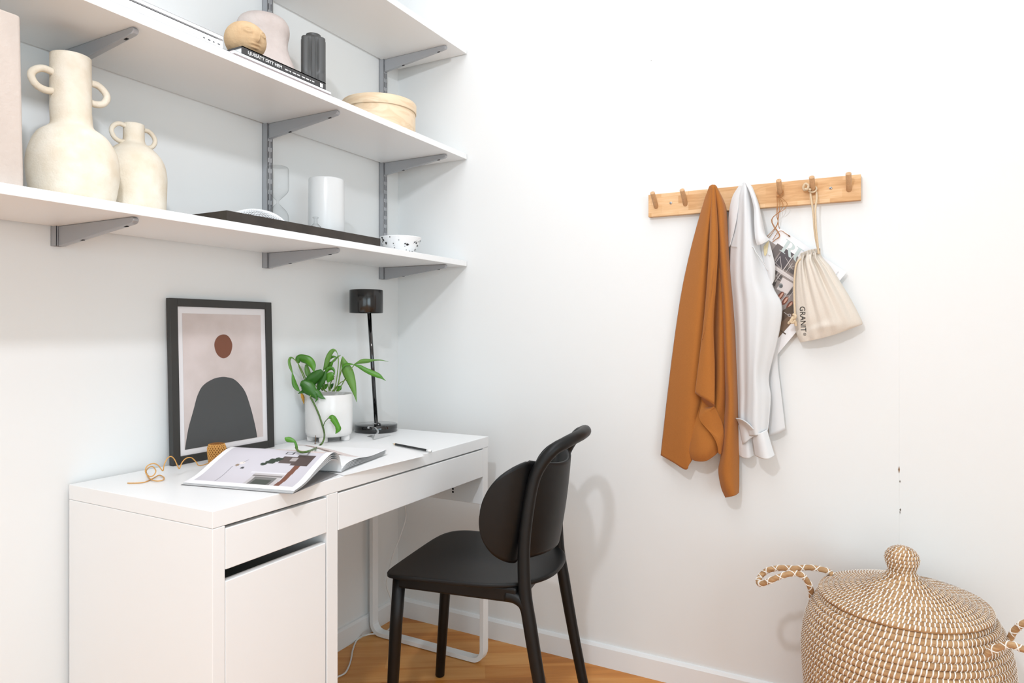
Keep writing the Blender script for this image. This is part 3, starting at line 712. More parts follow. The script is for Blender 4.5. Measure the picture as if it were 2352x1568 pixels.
leaf([(385, 280), (395, 350), (415, 420), (440, 470)], [18, 34, 36, 10], 'leaf_pale', -.03, .3)
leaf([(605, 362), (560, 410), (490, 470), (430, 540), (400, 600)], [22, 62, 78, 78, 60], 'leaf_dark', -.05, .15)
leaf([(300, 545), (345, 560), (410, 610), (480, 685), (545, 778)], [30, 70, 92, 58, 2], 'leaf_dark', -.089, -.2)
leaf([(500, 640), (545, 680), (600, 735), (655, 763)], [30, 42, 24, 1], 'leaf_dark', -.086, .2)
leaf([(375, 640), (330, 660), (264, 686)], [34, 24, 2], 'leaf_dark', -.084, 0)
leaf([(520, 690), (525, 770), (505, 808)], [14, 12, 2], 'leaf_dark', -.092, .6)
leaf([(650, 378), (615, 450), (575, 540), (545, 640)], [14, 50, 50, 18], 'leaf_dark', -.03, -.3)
leaf([(765, 430), (740, 430), (705, 465), (680, 535)], [10, 46, 64, 4], 'leaf', -.02, .1)
leaf([(770, 430), (768, 370), (735, 335), (690, 345), (665, 380), (655, 412)], [4, 14, 26, 30, 24, 4], 'leaf', -.01, .4)
leaf([(820, 150), (795, 95), (750, 90), (705, 150), (675, 230), (650, 310), (615, 365)], [3, 8, 26, 34, 34, 26, 4], 'leaf_pale', -.01, .15)
leaf([(800, 178), (755, 175), (715, 195), (695, 245)], [4, 16, 18, 2], 'leaf', .01, .3)
leaf([(862, 150), (810, 185), (760, 235), (700, 270)], [2, 12, 16, 4], 'leaf_pale', .012, .3)
leaf([(752, 245), (715, 280), (680, 315), (630, 350)], [10, 34, 34, 6], 'leaf', .012, 0)
leaf([(886, 172), (900, 240), (950, 370), (1000, 500), (1040, 630), (1065, 730), (1082, 803)], [6, 36, 74, 62, 36, 14, 2], 'leaf_pale', -.012, -.15)
leaf([(875, 340), (910, 290), (960, 275), (1045, 282)], [8, 18, 20, 3], 'leaf', -.02, .5)
leaf([(1040, 285), (1090, 262), (1160, 240), (1240, 232), (1320, 222), (1420, 222), (1522, 244)], [3, 16, 32, 28, 12, 6, 1], 'leaf_pale', .0, -.2)
leaf([(1048, 288), (1120, 310), (1210, 360), (1310, 405), (1390, 440), (1440, 475), (1487, 510)], [6, 24, 32, 38, 30, 12, 1], 'leaf', -.015, .1)
leaf([(595, 640), (640, 590), (690, 555)], [12, 32, 4], 'leaf', .0, .2)
leaf([(805, 650), (840, 610), (870, 575)], [10, 32, 4], 'leaf', .0, .2)
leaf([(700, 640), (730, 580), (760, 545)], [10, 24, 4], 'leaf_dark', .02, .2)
leaf([(310, 680), (335, 730), (352, 830)], [6, 24, 3], 'leaf_yellow', -.035, .2)['label'] = 'withered yellow leaf'
for p in ([(760, 655), (790, 560), (815, 400), (828, 250), (822, 150)], [(770, 655), (830, 540), (848, 400), (862, 260), (886, 175)], [(360, 500, -.03), (330, 420, -.045), (290, 330, -.055), (268, 262, -.055)],
          [(375, 480, -.03), (330, 380, -.05), (270, 270, -.075), (225, 215, -.10)], [(740, 655), (850, 540, -.01), (890, 515, -.015), (940, 490, -.02)], [(700, 655), (690, 600), (680, 540)], [(640, 655), (632, 580), (640, 520)],
          [(830, 655), (890, 540), (960, 410, -.01), (1045, 290, -.01)], [(800, 655), (840, 480), (875, 345, -.02)], [(670, 660), (560, 600, -.02), (480, 560, -.04), (375, 500, -.04)], [(720, 650), (712, 560), (770, 440)], [(580, 660), (460, 700, -.08), (440, 740, -.088), (470, 790, -.09)]):
    stemp(p)
# trailing vine
VP = [D(*cp(x, y), PD-.09) for x, y in ((440, 735), (485, 815), (530, 910), (570, 1010), (612, 1145), (632, 1230))]
VP += [S(*cp(x, y), 'y', yy) for x, y, yy in ((630, 1300, -.185), (600, 1375, -.195), (530, 1432, -.205))]
VP += [S(*cp(x, y), 'z', z) for x, y, z in ((430, 1480, .8095), (330, 1498, .8105), (270, 1478, .812), (240, 1430, .818))]
G().tube(spline(VP, 6), .0028, 8).out('vine', 'vine', t)
dV = dep(VP[4])-PD; dE = dep(VP[-1])-PD
stemp([(616, 1150, dV), (640, 1080, dV), (690, 1024, dV-.005)], .0013, 'vine')
leaf([(690, 1024), (735, 1015), (775, 1060), (815, 1130), (825, 1180), (787, 1243)], [6, 38, 42, 34, 38, 2], 'leaf', dV-.008, .1)
leaf([(86, 1295), (120, 1315), (175, 1330), (225, 1355), (248, 1420), (268, 1480)], [6, 34, 32, 16, 16, 3], 'leaf', dE, .1)
stemp([(512, 1265, dV), (515, 1330, dV), (500, 1400, dV), (520, 1440, dV)], .0009, 'leather_dark', 'dry_root')

# ------------------------------------------------------------------ lamp
LX, LY = -.243, -.094
t = thing('table_lamp', (LX, LY, DT), 'black glossy table lamp with drum shade in the desk corner', 'lamp')
z = DT+.0005
G().lathe([(.001, 0), (.071, 0), (.0735, .002), (.0735, .0225), (.0715, .0245), (.001, .0252)], (LX, LY, z), 72).out('base', 'black_gloss', t)
G().lathe([(.001, .0), (.009, .0), (.009, .004), (.0065, .008), (.001, .0095)], (LX-.028, LY-.033, z+.0248), 20).out('switch', 'black_gloss', t)
b0 = Vector((LX, LY, z+.024)); b1 = Vector((LX-.037, LY, 1.162))
G().lathe([(.001, 0), (.0125, 0), (.0125, .0025), (.001, .003)], (LX, LY, z+.0248), 24).out('collar', 'chrome', t)
G().tube([b0, b0.lerp(b1, .5), b1], .0068, 16).out('stem', 'black_gloss', t)
G().tube([b1, b1+Vector((-.001, 0, .03))], .0045, 12).out('neck', 'chrome', t)
hx = -.2955
sh = G().lathe([(.050, 1.2415), (.0555, 1.2405), (.0568, 1.2385), (.0568, 1.1635), (.0558, 1.162), (.0548, 1.1635), (.0548, 1.234), (.001, 1.2345), ], (hx, LY, 0), 64).out('lamp_shade', 'shade_black', t)
G().lathe([(.001, 1.2405), (.050, 1.2415)], (hx, LY, 0), 48).out('shade_cap', 'shade_black', sh)
G().lathe([(.001, 1.185), (.012, 1.188), (.018, 1.2), (.018, 1.215), (.012, 1.232), (.001, 1.233)], (hx, LY, 0), 20).out('bulb', 'mat_white', sh)
# ------------------------------------------------------------------ bag clip and pencil
t = thing('metal_clip', (-.365, -.195, DT), 'small silver metal bag clip on the desk before the lamp', 'clip')
a, b, c_ = S(857, 1009, 'z', .7515), S(898, 999, 'z', .7515), S(868, 990, 'z', .762)
d_, e_ = S(846, 984, 'z', .775), S(862, 996, 'z', .768)
g = G(); g.add([a, b, e_], [(0, 1, 2)]); g.add([a, e_, S(853, 1003, 'z', .756)], [(0, 1, 2)]); g.out('jaw', 'steel', t, smooth=False, solid=.0012)
P = spline([S(864, 1000, 'z', .758), S(868, 990, 'z', .766), S(860, 981, 'z', .773), S(848, 979, 'z', .777), S(846, 983, 'z', .775)], 6); w = (b-a).normalized().cross(UP)*.008
g = G(); V = []; F = []
for i, p in enumerate(P): V += [p+w*.5, p-w*.5]
for i in range(len(P)-1): F.append((2*i, 2*i+1, 2*i+3, 2*i+2))
g.add(V, F); g.out('lever', 'steel', t, solid=.0012)
g = G(); g.add([S(843, 1002, 'z', .7512), S(858, 1005, 'z', .7512), S(866, 1001, 'z', .7512), S(852, 999, 'z', .7512)], [(0, 1, 2, 3)]); g.out('jaw', 'steel', t, smooth=False, solid=.001, soff=1)
p0, p1 = S(902, 1019, 'z', .7545), S(990, 1036, 'z', .7545); p0.z = p1.z = .7548
t = thing('pencil', (p0+p1)/2-Vector((0, 0, .0043)), 'black pencil with white end on the desk', 'pencil')
G().tube([p0.lerp(p1, .08), p0.lerp(p1, .90)], .0038, 6).out('barrel', 'pencil_black', t, smooth=False)
G().tube([p0.lerp(p1, .08), p0.lerp(p1, .02)], [.0038, .0012], 8).out('tip', 'lacquer_wood', t)
G().tube([p0.lerp(p1, .02), p0], [.0012, .0003], 8).out('lead', 'graphite', t)
G().tube([p0.lerp(p1, .90), p1], .0039, 10).out('end_cap', 'lettering_white', t)

# ================================================================== CHAIR
t = thing('chair', (-.44, -.636, 0), 'black chair with looped back tube and curved wing backrest at the desk', 'chair', rz=math.radians(10))
# seat shell
def seatfn(u, v):
    x = (u*2-1); y = (v*2-1)
    n = (8.5 if x < 0 else 5.5) if y > 0 else 2.6; k = max(abs(x), abs(y)); 
    if k > 0:
        nn = (abs(x)**n+abs(y)**n)**(1/n); sc = k/nn
    else: sc = 1
    X = x*sc; Y = y*sc
    wx = lerp(.198, .224, (Y+1)/2); px = X*wx; py = -.018+Y*(.224-.006*X*X)
    z = .4545 - .010*math.exp(-(X/.55)**2-((Y+.15)/.6)**2) + .004*max(0, -Y)**3 - .010*max(0, Y-.5)**2*4*.5 + .004*abs(X)**3
    return (px, py, z)
G().grid(seatfn, 36, 36).out('seat', 'chair_black', t, local=True, solid=.0105, bevel=.003, bseg=3)
# seat frame
g = G()
for s in (-1, 1): g.box((s*.172-.011, -.17, .409), (s*.172+.011, .17, .4475))
g.box((-.165, .155, .412), (.165, .178, .4475)); g.box((-.165, -.182, .412), (.165, -.160, .4475))
g.out('seat_frame', 'chair_black', t, local=True, smooth=False, bevel=.006, bseg=3)
for s in (-1, 1):
    G().tube([(s*.168, .168, .440), (s*.166, .180, .30), (s*.163, .199, 0.004), (s*.163, .199, 0.001)], [.0175, .017, .0145, .0125], 20).out('leg', 'chair_black', t, local=True)
# rear legs running up into the looped back tube
half = [(.180, -.272, .001), (.180, -.2715, .004), (.178, -.232, .20), (.176, -.203, .36), (.174, -.190, .44), (.170, -.186, .54), (.165, -.193, .63), (.158, -.207, .715), (.151, -.226, .760), (.138, -.254, .796), (.112, -.278, .811), (.076, -.292, .818), (.036, -.300, .821)]
P = [(-x, y, z) for x, y, z in half]+[(0, -.3015, .8215)]+half[::-1]
sp = spline(P, 6); rad = []
for q in sp: rad.append(.0130 if q.z < .003 else lerp(.0145, .0175, min(1, q.z/.35)) if q.z < .36 else lerp(.0175, .0158, min(1, (q.z-.36)/.2)))
G().tube(sp, rad, 20).out('back_tube', 'chair_black', t, local=True)
for s in (-1, 1):  # fillet where the rear leg meets the seat frame
    G().tube(spline([(s*.172, -.14, .424), (s*.173, -.168, .420), (s*.176, -.190, .405), (s*.177, -.203, .365)], 5), [.0155]*16, 14).out('joint', 'chair_black', t, local=True)
# backrest shell: panel between the tubes and one rounded wing outside each
def backfn(u, v):
    s = (u*2-1)*2.05; a = abs(s); sg = 1 if s >= 0 else -1; w = v*2-1
    if a <= 1:
        x = .150*s; y = -.178-.066*(1-s*s)**.8; hh = .118+.010*a*a; zc = .628+.012*a*a
    else:
        q0 = min(1, (a-1)/1.05); q = math.sin(q0*PI/2); x = sg*(.150+.082*math.sin(q*1.35)); y = -.178+.090*(1-math.cos(q*1.5))**.9*1.0+.008*q
        hh = .131*max(.05, math.sqrt(max(0, 1-q**2.05))); zc = .644-.008*(1-q)
        if q < .12: hh = lerp(.128, hh, q/.12)
    z = zc+w*hh
    y -= (z-.62)*.14
    y += .004*w*w*min(1, hh/.1)
    return (x, y, z)
G().grid(backfn, 140, 28).out('backrest', 'chair_black', t, local=True, solid=.009, soff=0)

# ================================================================== COAT RACK
t = thing('coat_rack', (-.01, -1.30, 1.495), 'pale wooden wall rack with a row of round pegs', 'coat rack')
box('backboard', (-.020, -1.6005, 1.4597), (-.0005, -1.0035, 1.5300), 'rack_wood', t, bevel=.0012)
PEGY = [-1.0286, -1.1201, -1.2105, -1.302, -1.394, -1.4800, -1.5712]
for y in PEGY:
    p0 = Vector((-.016, y, 1.4885)); p1 = Vector((-.0600, y, 1.5270)); G().tube([p0, p1], .0072, 20).out('peg', 'peg_wood', t, bevel=.0006)
for y, z in ((-1.0755, 1.4978), (-1.5254, 1.4990)):
    s = G().tube([(-.0195, y, z), (-.0214, y, z)], [.0044, .0040], 20).out('screw', 'steel', t)
    g = G(); g.box((-.0218, y-.0021, z-.0005), (-.0212, y+.0021, z+.0005)); g.box((-.0218, y-.0005, z-.0021), (-.0212, y+.0005, z+.0021)); g.out('screw_slot', 'hole', s, smooth=False)

# ------------------------------------------------------------------ cloth helper
def cloth(name, rows, m, parent, k=7, th=.0035, pleat=None):
    "rows of (photo x, photo y, distance from the wall); smoothed both ways"
    R = [[S(u, v, 'x', -d) for u, v, d in r] for r in rows]
    A = [spline(r, k) for r in R]; nc = len(A[0]); Cc = [spline([A[i][j] for i in range(len(A))], k) for j in range(nc)]; nr = len(Cc[0])
    V = []
    for i in range(nr):
        for j in range(nc):
            p = Cc[j][i].copy()
            if pleat: p.x -= pleat(j/(nc-1), i/(nr-1))
            V.append(p)
    F = [(i*nc+j, i*nc+j+1, (i+1)*nc+j+1, (i+1)*nc+j) for i in range(nr-1) for j in range(nc-1)]
    return mesh(name, V, F, m, parent, solid=th, soff=0)
# ------------------------------------------------------------------ brown sweater
t = thing('sweater', (-.05, -1.21, 1.50), 'caramel brown knit sweater hanging from the third peg of the rack', 'sweater')
cloth('body', [
 [(1630, 428, .068), (1634, 425, .074), (1638, 424, .076), (1642, 426, .074), (1646, 430, .068)],
 [(1618, 462, .048), (1626, 460, .066), (1633, 460, .074), (1638, 461, .068), (1640, 462, .060)],
 [(1601, 520, .030), (1613, 520, .056), (1624, 520, .070), (1630, 522, .062), (1634, 524, .046)],
 [(1583, 590, .024), (1600, 592, .052), (1615, 594, .068), (1624, 596, .060), (1630, 598, .042)],
 [(1565, 676, .022), (1586, 684, .050), (1604, 690, .066), (1616, 692, .060), (1624, 694, .042)],
 [(1548, 790, .022), (1572, 794, .050), (1594, 798, .066), (1608, 800, .060), (1618, 802, .042)],
 [(1532, 920, .022), (1558, 926, .048), (1582, 930, .064), (1598, 934, .060), (1610, 936, .044)],
 [(1523, 1000, .024), (1550, 1012, .046), (1574, 1022, .060), (1590, 1022, .058), (1602, 1020, .046)],
 [(1518, 1045, .026), (1546, 1061, .044), (1575, 1078, .054), (1583, 1066, .056), (1592, 1050, .050)]], 'knit_brown', t)
# middle folds and scooped hem behind the front flap
cloth('hem', [
 [(1638, 470, .062), (1643, 470, .058), (1648, 470, .056), (1653, 471, .052), (1660, 472, .048)],
 [(1636, 600, .050), (1645, 600, .040), (1652, 602, .052), (1659, 604, .050), (1664, 606, .040)],
 [(1628, 760, .046), (1640, 762, .034), (1652, 766, .058), (1661, 768, .056), (1667, 770, .040)],
 [(1604, 890, .050), (1628, 900, .036), (1648, 910, .060), (1660, 912, .056), (1667, 914, .042)],
 [(1592, 980, .058), (1608, 985, .068), (1626, 985, .070), (1646, 975, .060), (1664, 960, .048)],
 [(1584, 1030, .060), (1602, 1038, .074), (1624, 1036, .076), (1642, 1018, .066), (1660, 1000, .050)],
 [(1581, 1046, .052), (1596, 1057, .062), (1620, 1058, .066), (1640, 1046, .060), (1656, 1030, .050)]], 'knit_brown', t)
# front flap with curled lower edge
cloth('front_flap', [
 [(1635, 427, .0765), (1637, 426, .078), (1639, 426, .078), (1641, 428, .0765)],
 [(1633, 470, .068), (1636, 469, .077), (1641, 469, .077), (1645, 471, .068)],
 [(1630, 560, .074), (1636, 560, .082), (1643, 558, .080), (1649, 556, .072)],
 [(1624, 660, .074), (1631, 660, .084), (1637, 658, .084), (1645, 640, .076)],
 [(1617, 740, .076), (1624, 744, .086), (1632, 744, .086), (1638, 740, .078)],
 [(1606, 830, .078), (1618, 836, .088), (1630, 838, .088), (1641, 834, .078)],
 [(1597, 902, .078), (1611, 912, .090), (1627, 920, .094), (1641, 928, .088)]], 'knit_brown', t)
cloth('curled_edge', [
 [(1612, 908, .088), (1622, 916, .090), (1632, 922, .093), (1641, 928, .089)],
 [(1612, 920, .066), (1622, 930, .060), (1632, 934, .066), (1641, 932, .082)],
 [(1608, 946, .074), (1620, 942, .080), (1632, 939, .082), (1641, 934, .080)],
 [(1606, 958, .078), (1616, 958, .082), (1630, 950, .082), (1645, 940, .072)],
 [(1613, 972, .080), (1628, 985, .080), (1642, 990, .076), (1660, 975, .062)],
 [(1634, 996, .080), (1643, 1002, .080), (1652, 1008, .076), (1662, 1000, .064)],
 [(1646, 1018, .078), (1650, 1022, .076), (1655, 1026, .072), (1660, 1020, .064)],
 [(1650, 1040, .070), (1652, 1042, .068), (1655, 1042, .066), (1658, 1038, .060)]], 'knit_brown', t, th=.003)
cloth('sleeve', [
 [(1636, 426, .072), (1640, 424, .074), (1644, 427, .070), (1648, 434, .060)],
 [(1644, 470, .060), (1652, 468, .068), (1660, 470, .060), (1666, 476, .034)],
 [(1649, 530, .056), (1656, 530, .070), (1664, 532, .062), (1671, 536, .030)],
 [(1652, 610, .050), (1661, 610, .072), (1670, 612, .064), (1676, 616, .028)],
 [(1660, 720, .048), (1668, 720, .074), (1678, 722, .066), (1685, 724, .028)],
 [(1665, 840, .048), (1672, 840, .076), (1682, 842, .068), (1691, 844, .028)],
 [(1667, 930, .050), (1675, 932, .078), (1685, 934, .070), (1694, 936, .030)],
 [(1657, 1040, .052), (1668, 1040, .076), (1682, 1040, .070), (1697, 1036, .034)],
 [(1651, 1080, .052), (1664, 1080, .074), (1680, 1080, .070), (1697, 1078, .036)],
 [(1657, 1118, .052), (1668, 1116, .072), (1682, 1114, .070), (1697, 1112, .038)],
 [(1667, 1142, .050), (1677, 1140, .066), (1688, 1137, .064), (1696, 1131, .040)]], 'knit_brown', t)
def seam(pts, r, name, m, parent, off=.002):
    return G().tube(spline([S(u, v, 'x', -(d+off)) for u, v, d in pts], 5), r, 5).out(name, m, parent)
seam([(1646, 560, .072), (1640, 600, .080), (1636, 650, .085), (1630, 700, .085), (1622, 745, .084), (1613, 780, .080)], .0009, 'seam', 'knit_brown', t, .0025)

# ------------------------------------------------------------------ white shirt
t = thing('shirt', (-.05, -1.30, 1.50), 'white button-up shirt hanging from the fourth peg of the rack', 'shirt')
cloth('back_panel', [
 [(1740, 620, .030), (1755, 640, .029), (1770, 660, .027)],
 [(1768, 760, .030), (1778, 762, .029), (1786, 764, .027)],
 [(1762, 830, .024), (1775, 830, .026), (1786, 832, .020)],
 [(1766, 900, .026), (1780, 900, .028), (1794, 902, .020)],
 [(1766, 1002, .026), (1785, 996, .028), (1804, 987, .022)]], 'shirt_white', t, th=.002)
cloth('body', [
 [(1706, 420, .066), (1710, 418, .072), (1713, 417, .073), (1717, 419, .070), (1722, 426, .058)],
 [(1692, 450, .040), (1701, 448, .068), (1711, 446, .080), (1722, 450, .066), (1734, 462, .036)],
 [(1684, 500, .030), (1697, 498, .060), (1711, 496, .080), (1726, 504, .070), (1742, 520, .036)],
 [(1679, 570, .024), (1694, 570, .056), (1711, 566, .078), (1732, 574, .072), (1754, 586, .040)],
 [(1678, 640, .022), (1694, 640, .054), (1713, 640, .076), (1742, 646, .074), (1776, 660, .050)],
 [(1684, 700, .022), (1700, 700, .054), (1722, 700, .076), (1758, 700, .076), (1796, 704, .052)],
 [(1690, 770, .022), (1704, 770, .052), (1724, 770, .076), (1754, 772, .076), (1786, 780, .050)],
 [(1692, 850, .022), (1706, 850, .050), (1724, 852, .074), (1744, 856, .074), (1766, 862, .050)],
 [(1695, 905, .024), (1708, 905, .050), (1724, 906, .074), (1748, 908, .076), (1770, 912, .054)],
 [(1697, 960, .030), (1708, 962, .054), (1724, 966, .076), (1748, 970, .078), (1766, 968, .058)],
 [(1706, 996, .036), (1716, 1000, .058), (1730, 1000, .076), (1748, 996, .078), (1763, 988, .060)]], 'shirt_white', t, th=.002,
 pleat=lambda a, b: (.0055*math.sin(a*11+1.2)+.002*math.sin(a*27+4*b))*min(1, b*4)*(1 if b > .1 else b*10))
cf = cloth('cuff', [
 [(1727, 998, .058), (1738, 996, .080), (1750, 992, .084), (1761, 986, .066)],
 [(1732, 1024, .058), (1744, 1024, .080), (1757, 1022, .084), (1770, 1018, .066)],
 [(1736, 1046, .058), (1749, 1052, .080), (1764, 1054, .084), (1779, 1046, .066)]], 'shirt_seam', t, th=.0035)
cloth('shirt_tail', [
 [(1690, 960, .062), (1702, 962, .076), (1716, 970, .086), (1734, 988, .084)],
 [(1697, 974, .044), (1708, 980, .056), (1720, 990, .064), (1733, 996, .076)],
 [(1706, 1020, .046), (1712, 1016, .058), (1722, 1008, .064), (1731, 1002, .072)]], 'shirt_white', t, th=.002)
cloth('shirt_tail', [
 [(1694, 975, .032), (1704, 978, .036), (1716, 990, .044), (1726, 1005, .040)],
 [(1695, 1020, .034), (1706, 1024, .044), (1718, 1024, .052), (1728, 1024, .040)],
 [(1697, 1045, .034), (1708, 1051, .046), (1720, 1052, .052), (1731, 1046, .040)]], 'shirt_white', t, th=.002)
cloth('collar', [
 [(1711, 418, .078), (1718, 420, .078), (1726, 428, .070), (1728, 432, .060)],
 [(1722, 440, .080), (1729, 446, .084), (1736, 456, .078), (1741, 466, .056)],
 [(1732, 476, .080), (1738, 480, .088), (1745, 490, .080), (1750, 504, .054)],
 [(1733, 510, .082), (1741, 516, .090), (1750, 526, .082), (1758, 540, .058)],
 [(1735, 545, .082), (1744, 550, .090), (1756, 546, .084), (1765, 548, .066)],
 [(1740, 563, .080), (1748, 561, .086), (1758, 556, .082), (1767, 550, .068)]], 'shirt_seam', t, th=.003)
cloth('collar', [
 [(1700, 424, .064), (1704, 424, .068), (1708, 423, .066)],
 [(1683, 452, .042), (1691, 450, .054), (1699, 448, .062)],
 [(1675, 490, .032), (1683, 490, .048), (1694, 490, .058)],
 [(1674, 530, .028), (1680, 530, .042), (1687, 526, .050)],
 [(1673, 568, .028), (1675, 566, .034), (1677, 562, .040)]], 'shirt_seam', t, th=.003)
cloth('placket', [
 [(1748, 560, .046), (1757, 556, .052), (1766, 552, .050)],
 [(1752, 590, .046), (1764, 590, .054), (1776, 590, .048)],
 [(1764, 630, .048), (1772, 626, .054), (1780, 612, .046)],
 [(1772, 655, .048), (1775, 650, .050), (1779, 640, .044)]], 'shirt_white', t, th=.002)
cloth('inner_collar', [[(1754, 566, .0555), (1760, 558, .057), (1767, 552, .0565)], [(1755, 584, .0555), (1759, 576, .057), (1764, 566, .056)], [(1758, 588, .0555), (1760, 584, .056), (1762, 580, .056)]], 'lining', t, th=.001)
seam([(1714, 565, .080), (1720, 564, .081), (1730, 567, .079), (1737, 580, .078), (1750, 598, .074), (1764, 622, .066)], .0012, 'yoke_seam', 'shirt_seam', t, .000)
seam([(1680, 566, .040), (1686, 566, .050), (1692, 566, .058)], .0011, 'yoke_seam', 'shirt_seam', t, .000)
bp_ = S(1767, 585, 'x', -.0575); G().tube([bp_, bp_+Vector((-.0010, 0, 0))], .0028, 14).out('button', 'shirt_seam', t)

# ------------------------------------------------------------------ magazine hanging in its cord
MA, MB, MC = Vector((-.022, -1.3899, 1.3993)), Vector((-.022, -1.5651, 1.2621)), Vector((-.022, -1.3864, 1.0315))
eU = (MB-MA); eU.normalize(); eV = Vector((0, -eU.z, eU.y)); eV = -eV if eV.z > 0 else eV
wM, hM = (MB-MA).length, (MC-MB).length
t = thing('hanging_magazine', (-.02, -1.44, 1.26), 'interior magazine hanging askew from the rack behind the canvas bag', 'magazine')
def mp(a, b, x): p = MA+eU*(a*wM)+eV*(b*hM); return Vector((x, p.y, p.z))
g = G(); V = [mp(a, b, x) for x in (-.0215, -.0135) for a, b in ((0, 0), (1, 0), (1, 1), (0, 1))]
g.add(V, [(0, 1, 2, 3), (7, 6, 5, 4), (0, 4, 5, 1), (1, 5, 6, 2), (2, 6, 7, 3), (3, 7, 4, 0)]); g.out('page_block', 'paper', t, smooth=False)
V = [mp(1.001, b, x) for x in (-.0213, -.0137) for b in (0.0, .14)]
PC = {'white': (243, 240, 240), 'mid': (152, 140, 134), 'brown_grey': (112, 102, 99), 'dark': (84, 77, 80), 'tan_grey': (132, 120, 113), 'beam': (203, 194, 189), 'pale': (224, 214, 210), 'cell': (92, 84, 81), 'ball': (136, 138, 138), 'ball_dark': (98, 100, 100), 'terracotta': (122, 62, 40), 'salmon': (214, 166, 142), 'wood': (124, 99, 78), 'wood_dark': (92, 74, 58), 'title': (198, 209, 206), 'ink': (150, 150, 150)}
PK = list(PC)
for k in PK: mat('cover_'+k, PC[k], .55)
g = G(); LAY = [0]
def flat(pts, col):      # one printed shape, lying on the cover
    LAY[0] += 1; x = -.02160-.000012*LAY[0]
    g.add([Vector((x, p.y, p.z)) for p in pts], [tuple(range(len(pts)))], PK.index(col))
def c1(X, Y): return S(1700+X/4.33, 480+Y/4.33, 'x', -.0219)
def c2(X, Y): return S(1720+X/4.125, 480+Y/4.125, 'x', -.0219)
def shp(pts, col, c=c1): flat([c(*p) for p in pts], col)
def line(a, b, w, col='beam', c=c1):
    d = Vector((b[0]-a[0], b[1]-a[1])).normalized(); n = Vector((-d.y, d.x))*w/2
    shp([(a[0]+n.x, a[1]+n.y), (b[0]+n.x, b[1]+n.y), (b[0]-n.x, b[1]-n.y), (a[0]-n.x, a[1]-n.y)], col, c)
def oval(cx, cy, rx, ry, col, c=c1, tilt=0, n=20):
    ct, st = math.cos(tilt), math.sin(tilt)
    shp([(cx+rx*math.cos(2*PI*k/n)*ct-ry*math.sin(2*PI*k/n)*st, cy+rx*math.cos(2*PI*k/n)*st+ry*math.sin(2*PI*k/n)*ct) for k in range(n)], col, c)
flat([mp(a, b, 0) for a, b in ((0, 0), (1, 0), (1, 1), (0, 1))], 'white')
flat([mp(a, b, 0) for a, b in ((.0, .152), (.875, .152), (.875, 1), (0, 1))], 'mid')
shp([(372, 340), (432, 380), (340, 500), (270, 470)], 'brown_grey'); shp([(432, 380), (552, 458), (440, 610), (335, 545)], 'dark')
shp([(552, 458), (700, 556), (600, 700), (440, 610)], 'tan_grey')
for q in ([(335, 600), (375, 622), (345, 672), (318, 650)], [(385, 640), (425, 668), (395, 715), (352, 700)], [(455, 560), (500, 588), (478, 620), (440, 598)], [(505, 592), (545, 616), (528, 650), (486, 624)], [(330, 700), (362, 720), (345, 770), (318, 750)], [(470, 800), (520, 770), (520, 840), (462, 860)]): shp(q, 'cell')
line((535, 455), (345, 725), 9); line((345, 545), (398, 470), 5); line((398, 470), (412, 595), 5); line((335, 520), (412, 595), 4); line((450, 480), (520, 600), 4); line((520, 540), (430, 660), 5); line((480, 585), (560, 560), 4); line((345, 650), (400, 700), 4); line((330, 690), (380, 640), 4)
shp([(345, 560), (560, 702), (560, 740), (335, 596)], 'pale'); line((350, 590), (560, 728), 4, 'beam')
shp([(425, 680), (540, 748), (470, 845), (362, 795)], 'pale'); oval(404, 762, 22, 24, 'ball'); oval(409, 769, 14, 16, 'ball_dark')
line((520, 770), (400, 930), 6); line((540, 800), (470, 900), 5)
for X, Y in ((300, 822), (343, 868), (386, 912)):
    oval(X, Y, 46, 22, 'terracotta', c2, -.95); oval(X+6, Y-4, 34, 9, 'salmon', c2, -.95)
shp([(320, 960), (420, 900), (420, 1010), (300, 1080)], 'wood_dark', c2); shp([(262, 1240), (300, 1075), (420, 980), (440, 1040)], 'wood', c2); line((300, 1150), (350, 1185), 12, 'wood_dark', c2); line((330, 975), (410, 1030), 5, 'beam', c2); oval(384, 1005, 16, 14, 'beam', c2); oval(384, 1005, 9, 8, 'cell', c2)
def letter(o, polys):
    for P in polys: shp([(o[0]+117*x-74*y, o[1]+80*x+112*y) for x, y in P], 'title')
def arc(cx, cy, rx, ry, a0, a1, n=14): return [(cx+rx*math.cos(a0+(a1-a0)*k/n), cy+ry*math.sin(a0+(a1-a0)*k/n)) for k in range(n+1)]
letter((462, 296), [[(0, 0), (.5, 0), (.5, .05), (0, .05)], [(.13, 0), (.36, 0), (.36, 1), (.13, 1)], [(0, .95), (.5, .95), (.5, 1), (0, 1)],
    arc(.42, .27, .44, .27, -PI/2, PI/2)+arc(.42, .27, .20, .235, PI/2, -PI/2), [(.40, .50), (.62, .47), (.98, .93), (1.08, 1), (.80, 1)]])
letter((565, 366), [[(0, 0), (.62, 0), (.62, .05), (0, .05)], [(.18, 0), (.42, 0), (.42, .72), (.18, .72)], arc(.62, .70, .44, .32, PI, PI/2)+arc(.62, .70, .20, .28, PI/2, PI)])
for k in range(4): line((962+k*6, 655-k*8), (955+k*6, 645-k*8), 3, 'ink')
g.out('printed_cover', ['cover_'+k for k in PK], t, smooth=False)
